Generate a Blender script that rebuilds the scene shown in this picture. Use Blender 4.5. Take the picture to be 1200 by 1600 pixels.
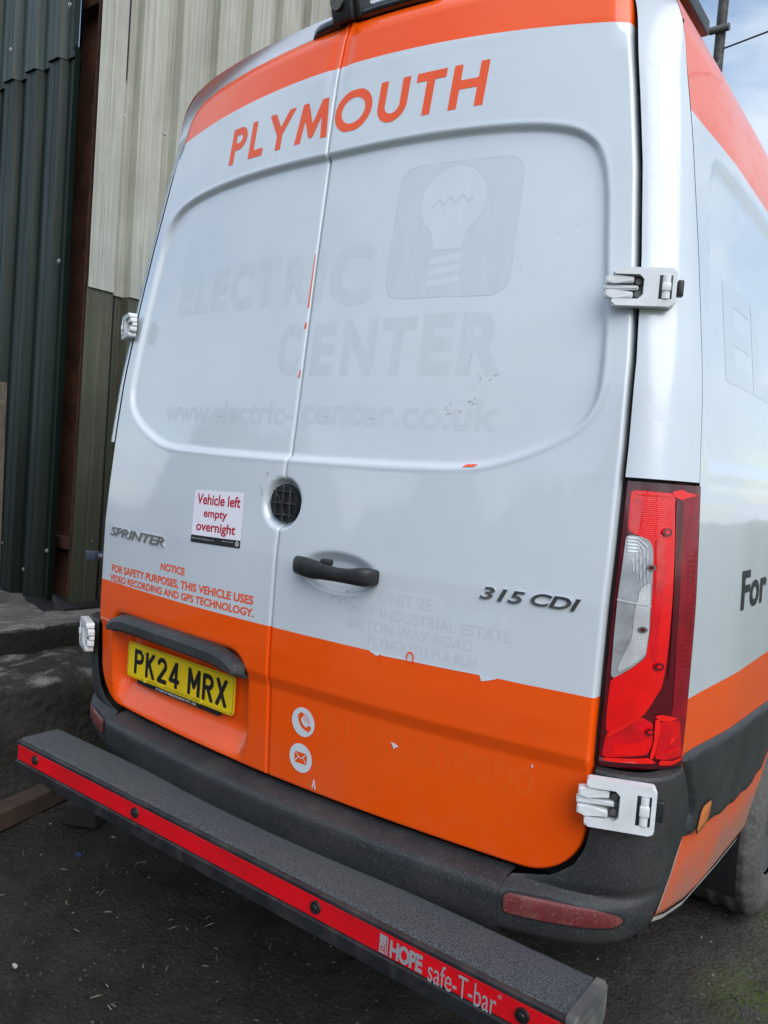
import bpy, bmesh, math, random
import numpy as np
from mathutils import Matrix, Vector
random.seed(7); rng = np.random.default_rng(7)
S = bpy.context.scene
for o in list(bpy.data.objects): bpy.data.objects.remove(o)
COL = S.collection
# ------------------------------------------------------------------ camera
cam_d = bpy.data.cameras.new('camera'); cam = bpy.data.objects.new('camera', cam_d); COL.objects.link(cam)
right = Vector((0.7991981, 0.59621143, 0.07625181)); down = Vector((0.09361415, 0.00184594, -0.99560684)); fwd = Vector((-0.59373293, 0.80282534, -0.05433855))
M = Matrix((right, -down, -fwd)).transposed().to_4x4(); M.translation = (1.41272, -1.455188, 1.44087)
cam.matrix_world = M
cam_d.sensor_fit = 'VERTICAL'; cam_d.sensor_height = 24; cam_d.lens = 24 * 1228.7 / 1600
cam_d.clip_start = .02; cam_d.clip_end = 2000
S.camera = cam
S.render.resolution_x = 768; S.render.resolution_y = 1024
S.view_settings.view_transform = 'Standard'; S.view_settings.look = 'None'; S.view_settings.gamma = 1
S.view_settings.exposure = 0.9
# ------------------------------------------------------------------ node helpers
class NT:
    def __init__(s, nt): s.t = nt; s.n = nt.nodes; s.l = nt.links
    def node(s, typ, **kw):
        n = s.n.new(typ)
        for k, v in kw.items(): setattr(n, k, v)
        return n
    def inp(s, n, key, v):
        if hasattr(v, 'is_output') or isinstance(v, bpy.types.NodeSocket): s.l.new(v, n.inputs[key])
        elif v is not None: n.inputs[key].default_value = v
    def math(s, op, a, b=None, c=None, clamp=False):
        n = s.node('ShaderNodeMath', operation=op, use_clamp=clamp); s.inp(n, 0, a)
        if b is not None: s.inp(n, 1, b)
        if c is not None: s.inp(n, 2, c)
        return n.outputs[0]
    def coord(s, which='Object'): return s.node('ShaderNodeTexCoord').outputs[which]
    def sep(s, v):
        n = s.node('ShaderNodeSeparateXYZ'); s.l.new(v, n.inputs[0]); return n.outputs
    def map(s, v, scale=(1, 1, 1), loc=(0, 0, 0), rot=(0, 0, 0)):
        n = s.node('ShaderNodeMapping'); s.l.new(v, n.inputs[0]); n.inputs['Scale'].default_value = scale; n.inputs['Location'].default_value = loc; n.inputs['Rotation'].default_value = rot
        return n.outputs[0]
    def noise(s, v, scale, detail=4, rough=.55, dist=0, out=0):
        n = s.node('ShaderNodeTexNoise'); s.l.new(v, n.inputs['Vector']); n.inputs['Scale'].default_value = scale; n.inputs['Detail'].default_value = detail; n.inputs['Roughness'].default_value = rough; n.inputs['Distortion'].default_value = dist
        return n.outputs[out]
    def voro(s, v, scale, feature='F1', out='Distance'):
        n = s.node('ShaderNodeTexVoronoi', feature=feature); s.l.new(v, n.inputs['Vector']); n.inputs['Scale'].default_value = scale
        return n.outputs[out]
    def ramp(s, f, a, b, ca=0., cb=1.):
        n = s.node('ShaderNodeMapRange'); s.inp(n, 0, f)
        for i, v in enumerate((a, b, ca, cb)): s.inp(n, i + 1, v)
        return n.outputs[0]
    def mix(s, f, a, b, mode='MIX'):
        n = s.node('ShaderNodeMix', data_type='RGBA', blend_type=mode); s.inp(n, 0, f)
        s.inp(n, 6, a if not isinstance(a, tuple) else (*a[:3], 1)); s.inp(n, 7, b if not isinstance(b, tuple) else (*b[:3], 1))
        return n.outputs[2]
    def bump(s, h, strength, dist, nrm=None):
        n = s.node('ShaderNodeBump'); s.inp(n, 'Height', h); n.inputs['Strength'].default_value = strength; n.inputs['Distance'].default_value = dist
        if nrm is not None: s.l.new(nrm, n.inputs['Normal'])
        return n.outputs[0]
def mat(name):
    m = bpy.data.materials.new(name); m.use_nodes = True; t = NT(m.node_tree)
    p = m.node_tree.nodes['Principled BSDF']
    return m, t, p
def pset(t, p, **kw):
    names = dict(base='Base Color', rough='Roughness', metal='Metallic', coat='Coat Weight', coatr='Coat Roughness', normal='Normal', spec='Specular IOR Level', ior='IOR', trans='Transmission Weight', alpha='Alpha', cnormal='Coat Normal')
    for k, v in kw.items():
        if isinstance(v, tuple): v = (*v[:3], 1)
        t.inp(p, names[k], v)
# ------------------------------------------------------------------ world and sun
W = bpy.data.worlds.new('World'); S.world = W; W.use_nodes = True
t = NT(W.node_tree); bg = W.node_tree.nodes['Background']
sky = t.node('ShaderNodeTexSky', sky_type='NISHITA'); sky.sun_disc = False
SUN_EL, SUN_AZ = math.radians(40), math.radians(122)     # azimuth measured from +y towards +x
sky.sun_elevation = SUN_EL; sky.sun_rotation = SUN_AZ; sky.air_density = 1.2; sky.dust_density = .6; sky.ozone_density = 2
d = t.coord('Generated'); x, y, z = t.sep(d)
zz = t.math('ADD', t.math('MAXIMUM', z, 0.0), .18)
cv = t.node('ShaderNodeCombineXYZ'); t.l.new(t.math('DIVIDE', x, zz), cv.inputs[0]); t.l.new(t.math('DIVIDE', y, zz), cv.inputs[1])
cm = t.map(cv.outputs[0], loc=(8.3, 4.7, 0))
cl = t.noise(cm, 1.15, 8, .56, .25)
cov = t.ramp(cl, .40, .55)
shade = t.ramp(t.noise(cm, 2.6, 6, .6, .4), .3, .75, 0, 1)
cc = t.mix(shade, (3.5, 4.2, 5.2), (4.8, 5.3, 5.8))
skyc = t.mix(t.math('MULTIPLY', cov, .93), sky.outputs[0], cc)
t.l.new(skyc, bg.inputs[0]); bg.inputs[1].default_value = .10
sun_d = bpy.data.lights.new('sun', 'SUN'); sun_d.energy = 1.25; sun_d.angle = math.radians(55); sun_d.color = (1, .98, .955)
sun = bpy.data.objects.new('sun', sun_d); COL.objects.link(sun)
sv = Vector((math.sin(SUN_AZ) * math.cos(SUN_EL), math.cos(SUN_AZ) * math.cos(SUN_EL), math.sin(SUN_EL)))
sun.rotation_euler = sv.to_track_quat('Z', 'Y').to_euler()
# ------------------------------------------------------------------ object helpers
def tag(o, label=None, cat=None, group=None, kind=None):
    if label: o['label'] = label
    if cat: o['category'] = cat
    if group: o['group'] = group
    if kind: o['kind'] = kind
    return o
def empty(name, loc=(0, 0, 0), label=None, cat=None, group=None, parent=None):
    o = bpy.data.objects.new(name, None); COL.objects.link(o); o.location = loc; o.parent = parent
    o.empty_display_size = .1
    return tag(o, label, cat, group)
def link_mesh(name, me, m, parent=None, smooth=True):
    if m is not None: me.materials.append(m)
    if smooth: me.polygons.foreach_set('use_smooth', [True] * len(me.polygons))
    o = bpy.data.objects.new(name, me); COL.objects.link(o); o.parent = parent
    if parent is not None:
        off = Vector((0, 0, 0)); q = parent
        while q is not None: off += q.location; q = q.parent
        o.location = -off          # meshes are written in world coordinates
    return o
def pymesh(name, V, F, m, parent=None, smooth=True):
    me = bpy.data.meshes.new(name); me.from_pydata([tuple(map(float, v)) for v in V], [], [tuple(int(i) for i in f) for f in F]); me.update()
    return link_mesh(name, me, m, parent, smooth)
def bmobj(name, bm, m, parent=None, smooth=True, angle=35):
    me = bpy.data.meshes.new(name); bmesh.ops.recalc_face_normals(bm, faces=bm.faces); bm.to_mesh(me); bm.free()
    o = link_mesh(name, me, m, parent, smooth)
    if smooth and angle: me.set_sharp_from_angle(angle=math.radians(angle))
    return o
def grid_faces(ny, nx, flip=False):
    i = np.arange((ny - 1) * (nx - 1)); r = i // (nx - 1); c = i % (nx - 1); a = r * nx + c
    F = np.stack([a, a + 1, a + nx + 1, a + nx], 1)
    return F[:, ::-1] if flip else F
def gridmesh(name, P, m, parent=None, flip=False, smooth=True):
    ny, nx = P.shape[:2]; return pymesh(name, P.reshape(-1, 3), grid_faces(ny, nx, flip), m, parent, smooth)
def bm_box(bm, c, s, bev=0.0, seg=2, mtx=None):
    r = bmesh.ops.create_cube(bm, size=1); vs = r['verts']
    bmesh.ops.scale(bm, vec=s, verts=vs); bmesh.ops.translate(bm, vec=c, verts=vs)
    if bev > 0:
        es = list({e for v in vs for e in v.link_edges})
        rb = bmesh.ops.bevel(bm, geom=es, offset=bev, segments=seg, affect='EDGES', profile=.5)
        vs = list({v for v in rb['verts']} | {v for v in vs if v.is_valid})
        seen = set(vs); st = list(vs)
        while st:
            v = st.pop()
            for e in v.link_edges:
                q = e.other_vert(v)
                if q not in seen: seen.add(q); st.append(q)
        vs = list(seen)
    if mtx is not None: bmesh.ops.transform(bm, matrix=mtx, verts=vs)
    return vs
def bm_cyl(bm, p0, p1, r, n=16, r2=None, bev=0):
    p0, p1 = Vector(p0), Vector(p1); dd = p1 - p0
    mt = Matrix.Translation((p0 + p1) / 2) @ dd.to_track_quat('Z', 'Y').to_matrix().to_4x4()
    rr = bmesh.ops.create_cone(bm, cap_ends=True, segments=n, radius1=r, radius2=r if r2 is None else r2, depth=dd.length)
    vs = rr['verts']
    if bev:
        es = [e for e in {e for v in vs for e in v.link_edges} if len(e.link_faces) == 2 and any(len(f.verts) > 4 for f in e.link_faces)]
        rb = bmesh.ops.bevel(bm, geom=es, offset=bev, segments=2, affect='EDGES')
        vs = [v for v in bm.verts if v in set(rb['verts']) or (v.is_valid and v in set(vs))] if False else list({v for v in rb['verts']} | {v for v in vs if v.is_valid})
    bmesh.ops.transform(bm, matrix=mt, verts=vs)
    return vs
def bm_prism(bm, poly, n0, n1, frame=None, bev=0, seg=2):
    """poly in (u,v), extruded along w from n0 to n1; frame = 4x4 (u,v,w)->world"""
    bot = [bm.verts.new((a, b, n0)) for a, b in poly]; top = [bm.verts.new((a, b, n1)) for a, b in poly]
    n = len(poly); fs = [bm.faces.new(bot[::-1]), bm.faces.new(top)]
    for i in range(n): fs.append(bm.faces.new((bot[i], bot[(i + 1) % n], top[(i + 1) % n], top[i])))
    vs = bot + top
    if bev:
        es = [e for e in {e for v in top for e in v.link_edges} if all(v in set(top) for v in e.verts)]
        rb = bmesh.ops.bevel(bm, geom=es, offset=bev, segments=seg, affect='EDGES')
        vs = list({v for v in rb['verts']} | {v for v in vs if v.is_valid})
    if frame is not None: bmesh.ops.transform(bm, matrix=frame, verts=vs)
    return vs
def lerp(xs, ys): return lambda v: np.interp(v, xs, ys)
def sm(e0, e1, v):
    q = np.clip((v - e0) / (e1 - e0), 0, 1); return q * q * (3 - 2 * q)
def sdf_poly(X, Y, poly):
    poly = np.asarray(poly, float); d = np.full(X.shape, 1e9); ins = np.zeros(X.shape, bool); n = len(poly); j = n - 1
    for i in range(n):
        ax, ay = poly[i]; bx, by = poly[j]; ex, ey = bx - ax, by - ay; wx, wy = X - ax, Y - ay
        q = np.clip((wx * ex + wy * ey) / (ex * ex + ey * ey + 1e-18), 0, 1)
        d = np.minimum(d, (wx - ex * q) ** 2 + (wy - ey * q) ** 2)
        c = ((ay > Y) != (by > Y)) & (X < (bx - ax) * (Y - ay) / ((by - ay) if by != ay else 1e-12) + ax)
        ins ^= c; j = i
    d = np.sqrt(d); return np.where(ins, -d, d)
def sdf_stroke(X, Y, pts, hw, butt=True):
    """flat-ended stroke polyline"""
    out = np.full(X.shape, 1e9); pts = [q for i, q in enumerate(pts) if i == 0 or math.hypot(q[0] - pts[i - 1][0], q[1] - pts[i - 1][1]) > 1e-7]
    for i in range(len(pts) - 1):
        (ax, ay), (bx, by) = pts[i], pts[i + 1]; L = math.hypot(bx - ax, by - ay); ux, uy = (bx - ax) / L, (by - ay) / L
        e0 = 0 if (butt and i == 0) else hw * .98; e1 = 0 if (butt and i == len(pts) - 2) else hw * .98
        a = (X - ax) * ux + (Y - ay) * uy; b = np.abs(-(X - ax) * uy + (Y - ay) * ux)
        dx = np.maximum(-e0 - a, a - L - e1); dy = b - hw
        if e0 or e1:
            # rounded joins only inside the polyline
            ac = np.clip(a, 0, L); dr = np.sqrt((a - ac) ** 2 + b * b) - hw
            dbox = np.maximum(np.maximum(-a, a - L), dy)
            dd = np.where((a < 0) & (e0 > 0) | (a > L) & (e1 > 0), dr, dbox)
        else: dd = np.maximum(dx, dy)
        out = np.minimum(out, dd)
    return out
def arc(cx, cy, rx, ry, a0, a1, n=24):
    return [(cx + rx * math.cos(math.radians(a0 + (a1 - a0) * i / n)), cy + ry * math.sin(math.radians(a0 + (a1 - a0) * i / n))) for i in range(n + 1)]
def round_poly(poly, r, n=6):
    """round the corners of a polygon"""
    out = []; N = len(poly)
    for i in range(N):
        a, b, c = (np.array(poly[(i + k) % N], float) for k in (-1, 0, 1)); rr = r if not hasattr(r, '__len__') else r[i]
        d1 = min(rr, np.linalg.norm(a - b) * .49); d2 = min(rr, np.linalg.norm(c - b) * .49)
        p0 = b + (a - b) / np.linalg.norm(a - b) * d1; p1 = b + (c - b) / np.linalg.norm(c - b) * d2
        for k in range(n + 1):
            q = k / n; out.append(tuple((1 - q) ** 2 * p0 + 2 * q * (1 - q) * b + q * q * p1))
    return out
def shape_mesh(name, fn, bounds, cell, mp, m, parent=None, flip=False):
    """marching squares fill of fn(u,v)<0, mapped to 3D by mp(u,v)"""
    u0, u1, v0, v1 = bounds; nu = max(2, int(math.ceil((u1 - u0) / cell)) + 1); nv = max(2, int(math.ceil((v1 - v0) / cell)) + 1)
    us = np.linspace(u0, u1, nu); vs = np.linspace(v0, v1, nv); U, Vv = np.meshgrid(us, vs); D = fn(U, Vv)
    verts = []; idx = {}; F = []
    def gv(i, j):
        k = (i, j)
        if k not in idx: idx[k] = len(verts); verts.append((us[j], vs[i]))
        return idx[k]
    def ev(i0, j0, i1, j1):
        k = (i0, j0, i1, j1) if (i0, j0) < (i1, j1) else (i1, j1, i0, j0)
        if k not in idx:
            a, b = D[k[0], k[1]], D[k[2], k[3]]; q = a / (a - b)
            idx[k] = len(verts); verts.append((us[k[1]] + (us[k[3]] - us[k[1]]) * q, vs[k[0]] + (vs[k[2]] - vs[k[0]]) * q))
        return idx[k]
    ins = D < 0
    act = ins[:-1, :-1] | ins[1:, :-1] | ins[:-1, 1:] | ins[1:, 1:]
    for i, j in zip(*np.nonzero(act)):
        c = [(i, j), (i, j + 1), (i + 1, j + 1), (i + 1, j)]; f = []
        for k in range(4):
            a, b = c[k], c[(k + 1) % 4]
            if ins[a]: f.append(gv(*a))
            if ins[a] != ins[b]: f.append(ev(*a, *b))
        if len(f) >= 3: F.append(f if not flip else f[::-1])
    if not verts: return None
    A = np.array(verts); P = mp(A[:, 0], A[:, 1]); P = np.stack(P, 1) if isinstance(P, tuple) else P
    return pymesh(name, P, F, m, parent)
def text_mesh(name, s, box, mp, m, parent=None, bold=0.0, shear=0.0, space=1.0, depth=0, align=None, bevel=0, sub=0):
    """text fitted into box=(u0,u1,v0,v1) mapped by mp(u,v,w)"""
    cu = bpy.data.curves.new('font', 'FONT'); cu.body = s; cu.size = 1; cu.offset = bold; cu.shear = shear; cu.space_character = space
    cu.fill_mode = 'BOTH' if depth else 'FRONT'; cu.extrude = depth; cu.resolution_u = 5; cu.bevel_depth = bevel; cu.space_line = 1.0
    to = bpy.data.objects.new('font', cu); COL.objects.link(to)
    dg = bpy.context.evaluated_depsgraph_get(); dg.update(); me = bpy.data.meshes.new_from_object(to.evaluated_get(dg))
    bpy.data.objects.remove(to)
    n = len(me.vertices); co = np.empty(n * 3); me.vertices.foreach_get('co', co); co = co.reshape(-1, 3)
    x0, x1, y0, y1 = co[:, 0].min(), co[:, 0].max(), co[:, 1].min(), co[:, 1].max()
    F = [tuple(f.vertices) for f in me.polygons]; bpy.data.meshes.remove(me)
    if not depth:
        ar = lambda f: sum(co[f[i], 0] * co[f[(i + 1) % len(f)], 1] - co[f[(i + 1) % len(f)], 0] * co[f[i], 1] for i in range(len(f)))
        F = [f if ar(f) > 0 else f[::-1] for f in F if abs(ar(f)) > 1e-7]
        if sub:
            b2 = bmesh.new(); vv = [b2.verts.new(c) for c in co]
            for f in F:
                try: b2.faces.new([vv[i] for i in f])
                except ValueError: pass
            k = (box[1] - box[0]) / (x1 - x0)
            bmesh.ops.remove_doubles(b2, verts=b2.verts, dist=1e-5); bmesh.ops.triangulate(b2, faces=b2.faces)
            for _ in range(4):
                es = [e for e in b2.edges if e.calc_length() * k > sub]
                if not es: break
                bmesh.ops.subdivide_edges(b2, edges=es, cuts=1); bmesh.ops.triangulate(b2, faces=b2.faces)
            b2.verts.index_update(); co = np.array([v.co[:] for v in b2.verts]); F = [tuple(v.index for v in f.verts) for f in b2.faces]; b2.free()
    u0, u1, v0, v1 = box; sy = (v1 - v0) / (y1 - y0); sx = (u1 - u0) / (x1 - x0)
    U = u0 + (co[:, 0] - x0) * sx; V = v0 + (co[:, 1] - y0) * sy; Wd = co[:, 2] * sy
    P = np.stack(mp(U, V, Wd), 1); 
    return pymesh(name, P, F, m, parent, smooth=False)

# ------------------------------------------------------------------ materials
ORANGE = (.98, .092, .0); WHITE = (.66, .715, .76)
def grime(t, v, z, heavy=False):
    """faint traffic film that gets stronger towards the ground"""
    g = t.noise(v, 3.2, 6, .62, .6) if not heavy else t.math('ADD', t.math('MULTIPLY', t.noise(v, 9, 5, .6), .3), .5); g2 = t.noise(t.map(v, (9, 9, 2.2) if not heavy else (2, 2, 2)), 2.2, 5, .6)
    low = t.ramp(z, .80, .48, .05, .55) if not heavy else t.ramp(z, .76, .50, .04, 1.5)
    return t.math('MULTIPLY', t.math('MULTIPLY', t.ramp(g, .42, .74), t.ramp(g2, .3, .8, .5, 1.)), low)
def paint(name, mode):
    m, t, p = mat(name); v = t.coord(); x, y, z = t.sep(v)
    mott = t.noise(v, 1.7, 4, .6); white = t.mix(t.ramp(mott, .35, .7), WHITE, (.61, .665, .71))
    orange = t.mix(t.ramp(mott, .35, .65), ORANGE, (.98, .105, .0))
    if mode == 'white': base = white
    else:
        wob = t.math('MULTIPLY', t.math('SUBTRACT', t.noise(v, 6, 2), .5), .002)
        lowm = t.math('LESS_THAN', t.math('ADD', z, wob), 1.0135)
        top = t.math('GREATER_THAN', z, t.math('SUBTRACT', 2.470, t.math('MULTIPLY', t.math('MULTIPLY', x, x), .072))) if mode == 'door' else t.math('GREATER_THAN', z, 2.243)
        omask = t.math('MAXIMUM', lowm, top); base = t.mix(omask, white, orange)
    dirt = grime(t, v, z, mode == 'side')
    # scuffs and small specks of dirt
    sp = t.noise(t.map(v, (1, 1, 1)), 95, 3, .7); reg = t.ramp(t.noise(v, 4.5, 3, .6), .52, .70)
    speck = t.math('MULTIPLY', t.ramp(sp, .66, .72), reg)
    base = t.mix(t.math('MINIMUM', dirt, .8), base, (.22, .185, .15)); base = t.mix(t.math('MULTIPLY', speck, .45), base, (.22, .19, .16))
    wipe = t.ramp(t.noise(t.map(v, (2.2, 2.2, 9), rot=(0, .5, 0)), 2.4, 7, .68, 1.4), .45, .72)
    wave = t.noise(t.map(v, (1, 1, .6)), 2.3, 2, .5); op = t.noise(v, 420, 2)
    nb = t.bump(op, .02, .001, t.bump(wave, .25, .02))
    pset(t, p, base=base, rough=t.math('ADD', t.math('MULTIPLY', dirt, .4), t.ramp(wipe, 0, 1, .30, .42)), coat=t.math('SUBTRACT', 1. if mode == 'white' else t.math('SUBTRACT', 1., t.math('MULTIPLY', omask, .45)), t.math('MULTIPLY', dirt, 1.2, clamp=True), clamp=True), coatr=t.ramp(wipe, 0, 1, .025, .13) if mode != 'white' else t.ramp(wipe, 0, 1, .16, .34), normal=nb, cnormal=nb, spec=.3)
    p.inputs['Coat IOR'].default_value = 1.65
    return m
M_door = paint('door_paint', 'door'); M_side = paint('side_paint', 'side'); M_white = paint('white_paint', 'white')
def simple(name, base, rough=.5, metal=0, coat=0, bumps=None, var=.15, vs=12., dust=None, spec=.5, coatr=.05):
    m, t, p = mat(name); v = t.coord(); n = t.noise(v, vs, 5, .6)
    c0 = tuple(c * (1 - var) for c in base); c1 = tuple(min(1, c * (1 + var)) for c in base)
    b = t.mix(t.ramp(n, .3, .7), c0, c1)
    if dust:
        f = t.math('MULTIPLY', t.ramp(t.noise(v, dust[1], 6, .65, .4), .45, .75), dust[2]); b = t.mix(f, b, dust[0])
        if len(dust) > 3:
            sp = t.math('MULTIPLY', t.ramp(t.noise(v, 230, 2, .8), .60, .66), dust[3]); b = t.mix(sp, b, tuple(c * 1.6 for c in dust[0]))
    pset(t, p, base=b, rough=t.ramp(n, .2, .8, max(0, rough - .08), min(1, rough + .1)), metal=metal, coat=coat, coatr=coatr, spec=spec)
    if bumps: pset(t, p, normal=t.bump(t.noise(v, bumps[0], 3, .6), bumps[1], .002))
    return m
M_plastic = simple('grey_bumper_plastic', (.021, .024, .028), .47, bumps=(900, .35), dust=((.12, .11, .095), 4, .28, .45), vs=5)
M_blackpl = simple('black_plastic', (.012, .013, .015), .42, bumps=(700, .2), dust=((.1, .09, .08), 30, .15))
M_rubber = simple('black_rubber', (.008, .008, .009), .7)
M_hinge = simple('white_cast_hinge', (.76, .78, .80), .38, coat=.4, var=.05, dust=((.25, .22, .18), 14, .30), bumps=(300, .15))
M_pin = simple('dusty_grey_metal', (.12, .12, .12), .55, metal=.4, dust=((.3, .28, .25), 40, .5))
M_chrome = simple('chrome', (.62, .63, .65), .14, metal=1., var=.05)
M_ochr = simple('orange_vinyl', ORANGE, .35, coat=.3, var=.04)
M_red_o = simple('orange_red_lettering', (.90, .10, .015), .4, coat=.2, var=.05)
M_magenta = simple('crimson_print', (.50, .006, .045), .5, var=.03)
M_sticker = simple('white_sticker', (.84, .82, .88), .45, var=.02)
M_blackink = simple('black_print', (.012, .012, .014), .45, var=.05)
M_whiteink = simple('white_print', (.7, .7, .72), .45, var=.04)
M_yellow = simple('yellow_plate', (.98, .68, .008), .38, coat=.3, var=.04, dust=((.3, .22, .04), 9, .15))
M_rust = simple('rusted_steel', (.066, .022, .011), .85, var=.5, vs=7, bumps=(60, .6), dust=((.17, .065, .025), 9, .5))
M_rustflange = simple('orange_rust', (.050, .020, .011), .85, var=.5, vs=12, bumps=(80, .6), dust=((.11, .04, .018), 9, .6))
M_galv = simple('galvanised_screw', (.5, .5, .5), .35, metal=.8)
M_wood = simple('weathered_wood', (.12, .095, .07), .8, var=.4, vs=20, bumps=(50, .5), dust=((.05, .04, .03), 6, .6))
M_tyre = simple('worn_tyre_rubber', (.075, .072, .068), .8, var=.3, bumps=(120, .5), dust=((.20, .187, .165), 60, .55, .4))
M_amber = simple('dusty_amber_lens', (.60, .17, .04), .4, coat=.6, var=.08, dust=((.3, .2, .1), 20, .4))
M_refl = simple('dusty_red_reflector', (.16, .022, .022), .5, coat=.3, var=.2, bumps=(500, .5), dust=((.22, .13, .11), 12, .6, .5))
M_glass = simple('dark_glass', (.01, .012, .014), .05, coat=1)
def patch(name, base, rough, coatr):
    m, t, p = mat(name); v = t.coord(); n = t.noise(t.map(v, (7, 7, 1.2), rot=(0, .25, 0)), 6, 6, .65, .8)
    b = t.mix(t.ramp(n, .35, .65), base, tuple(c * .955 for c in base))
    pset(t, p, base=b, rough=rough, coat=.9, coatr=coatr); return m
M_ghost = patch('ghost_glue_residue', (.605, .66, .703), .42, .16)
M_ghostdirt = patch('ghost_dirt_edge', (.575, .625, .66), .5, .2)
M_clean = patch('clean_paint_patch', (.72, .77, .82), .3, .03)
M_clean2 = patch('pale_film_patch', (.66, .72, .77), .34, .07)
M_ghosto = patch('ghost_orange', (.97, .108, .001), .4, .2)
def lensmat(name, base, rough=.18, grid=0, coat=1., metal=.0, gs=.4, emis=0):
    m, t, p = mat(name); v = t.coord(); x, y, z = t.sep(v)
    kw = dict(base=base, rough=rough, coat=coat, coatr=.03, metal=metal)
    n = t.noise(v, 25, 3); b = t.mix(t.ramp(n, .3, .7), tuple(c * .75 for c in base), tuple(min(1, c * 1.2) for c in base))
    if grid:
        a = t.math('ABSOLUTE', t.math('SINE', t.math('MULTIPLY', t.math('ADD', x, t.math('MULTIPLY', y, .6)), grid))); c = t.math('ABSOLUTE', t.math('SINE', t.math('MULTIPLY', z, grid)))
        h = t.math('MULTIPLY', a, c); b = t.mix(t.ramp(h, .15, .8, 0, 1), tuple(q * gs for q in base), b)
        kw['normal'] = t.bump(h, .2, .001)
    kw['base'] = b; pset(t, p, **kw); return m
L_red = lensmat('red_lens_bright', (.92, .002, .005), grid=760, gs=.84, coat=.6)
L_redp = lensmat('red_lens_plain', (.66, .001, .008), coat=.8)
L_dark = lensmat('red_lens_dark', (.25, .001, .013), rough=.3, coat=.35)
L_vdark = lensmat('red_lens_very_dark', (.09, .0005, .008), rough=.2, coat=.6)
L_glow = lensmat('red_lens_prism', (1., .012, .010), rough=.15, coat=.4)
L_rim = lensmat('red_lens_rib', (.30, .002, .010), coat=.3)
L_clear = lensmat('clear_lens', (.80, .80, .82), grid=760, gs=.62, metal=.3, rough=.25)
L_clearp = lensmat('clear_lens_plain', (.46, .47, .50), metal=.4, rough=.22)
L_rib = lensmat('clear_lens_rib', (.80, .80, .83), metal=.4, rough=.2)
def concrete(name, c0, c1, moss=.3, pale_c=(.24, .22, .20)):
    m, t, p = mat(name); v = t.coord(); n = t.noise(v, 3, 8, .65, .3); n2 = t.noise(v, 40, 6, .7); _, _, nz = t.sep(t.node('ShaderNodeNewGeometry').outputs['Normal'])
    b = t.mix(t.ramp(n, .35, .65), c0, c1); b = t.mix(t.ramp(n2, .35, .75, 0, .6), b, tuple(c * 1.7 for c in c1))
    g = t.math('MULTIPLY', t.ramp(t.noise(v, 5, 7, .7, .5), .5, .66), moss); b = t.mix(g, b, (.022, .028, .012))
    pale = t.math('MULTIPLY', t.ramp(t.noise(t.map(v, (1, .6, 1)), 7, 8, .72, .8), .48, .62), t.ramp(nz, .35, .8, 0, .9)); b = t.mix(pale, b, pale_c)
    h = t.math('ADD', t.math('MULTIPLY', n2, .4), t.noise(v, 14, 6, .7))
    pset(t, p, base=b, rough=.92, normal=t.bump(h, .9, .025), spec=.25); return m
M_conc = concrete('stained_concrete_top', (.070, .062, .056), (.12, .108, .098), .25)
M_conc2 = concrete('mossy_dark_concrete', (.014, .014, .012), (.040, .037, .031), .6)
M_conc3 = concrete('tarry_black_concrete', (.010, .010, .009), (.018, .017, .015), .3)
def clad(name, hi, lo, zsplit=None, old=None):
    m, t, p = mat(name); v = t.coord(); x, y, z = t.sep(v)
    st = t.noise(t.map(v, (16, 16, .45)), 3, 6, .6); sp = t.noise(v, 2.2, 5, .6)
    b = t.mix(t.ramp(st, .35, .7), hi, lo); b = t.mix(t.ramp(sp, .45, .75, 0, .45), b, tuple(c * .55 for c in lo)); run = t.ramp(t.noise(t.map(v, (34, 34, .35)), 2, 4, .6), .58, .72, 0, .55); b = t.mix(run, b, tuple(c * .45 for c in lo))
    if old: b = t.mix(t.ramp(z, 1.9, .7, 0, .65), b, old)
    scr = t.ramp(t.noise(t.map(v, (60, 60, 1.2)), 3, 3, .7), .70, .74, 0, .5); b = t.mix(scr, b, tuple(min(1, c * 1.7) for c in hi))
    pset(t, p, base=b, rough=t.ramp(st, .3, .7, .38, .6), metal=.0, coat=.06, coatr=.4, spec=.35, normal=t.bump(t.noise(v, 5, 4), .25, .012)); return m
M_cream = clad('cream_cladding', (.47, .485, .41), (.33, .345, .285))
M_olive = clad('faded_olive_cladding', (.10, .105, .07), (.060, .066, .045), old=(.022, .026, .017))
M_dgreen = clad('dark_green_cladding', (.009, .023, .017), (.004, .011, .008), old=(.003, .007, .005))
M_slate = clad('slate_green_cladding', (.044, .064, .060), (.026, .041, .038))

# ------------------------------------------------------------------ rear surface of the van
fY0 = lerp([.2, .50, .62, .82, .855, .885, .95, 1.2, 1.46, 1.97, 2.45, 2.55, 2.62, 2.72], [.05, .042, .026, .015, .013, .003, .001, .002, .02, .063, .109, .128, .15, .2])
fSag = lerp([0, 1.3, 1.65, 1.9, 2.1, 2.43, 2.7], [.066, .066, .070, .083, .095, .118, .125])
def Ybase(x, z): return fY0(z) + fSag(z) * (np.asarray(x) / .84) ** 2
RB = [(0, 2.236), (.18, 2.238), (.36, 2.236), (.52, 2.228), (.63, 2.212), (.69, 2.185), (.725, 2.14), (.745, 2.06), (.758, 1.95), (.778, 1.80), (.788, 1.66), (.782, 1.605), (.755, 1.56), (.69, 1.518), (.60, 1.480), (.52, 1.460), (.36, 1.454), (0, 1.450)]
REC = RB + [(-a, b) for a, b in RB[::-1]][1:-1]
for _ in range(2):       # soften the traced outline
    REC = [q for i in range(len(REC)) for q in (tuple(.75 * np.array(REC[i]) + .25 * np.array(REC[(i + 1) % len(REC)])), tuple(.25 * np.array(REC[i]) + .75 * np.array(REC[(i + 1) % len(REC)])))]
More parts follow.
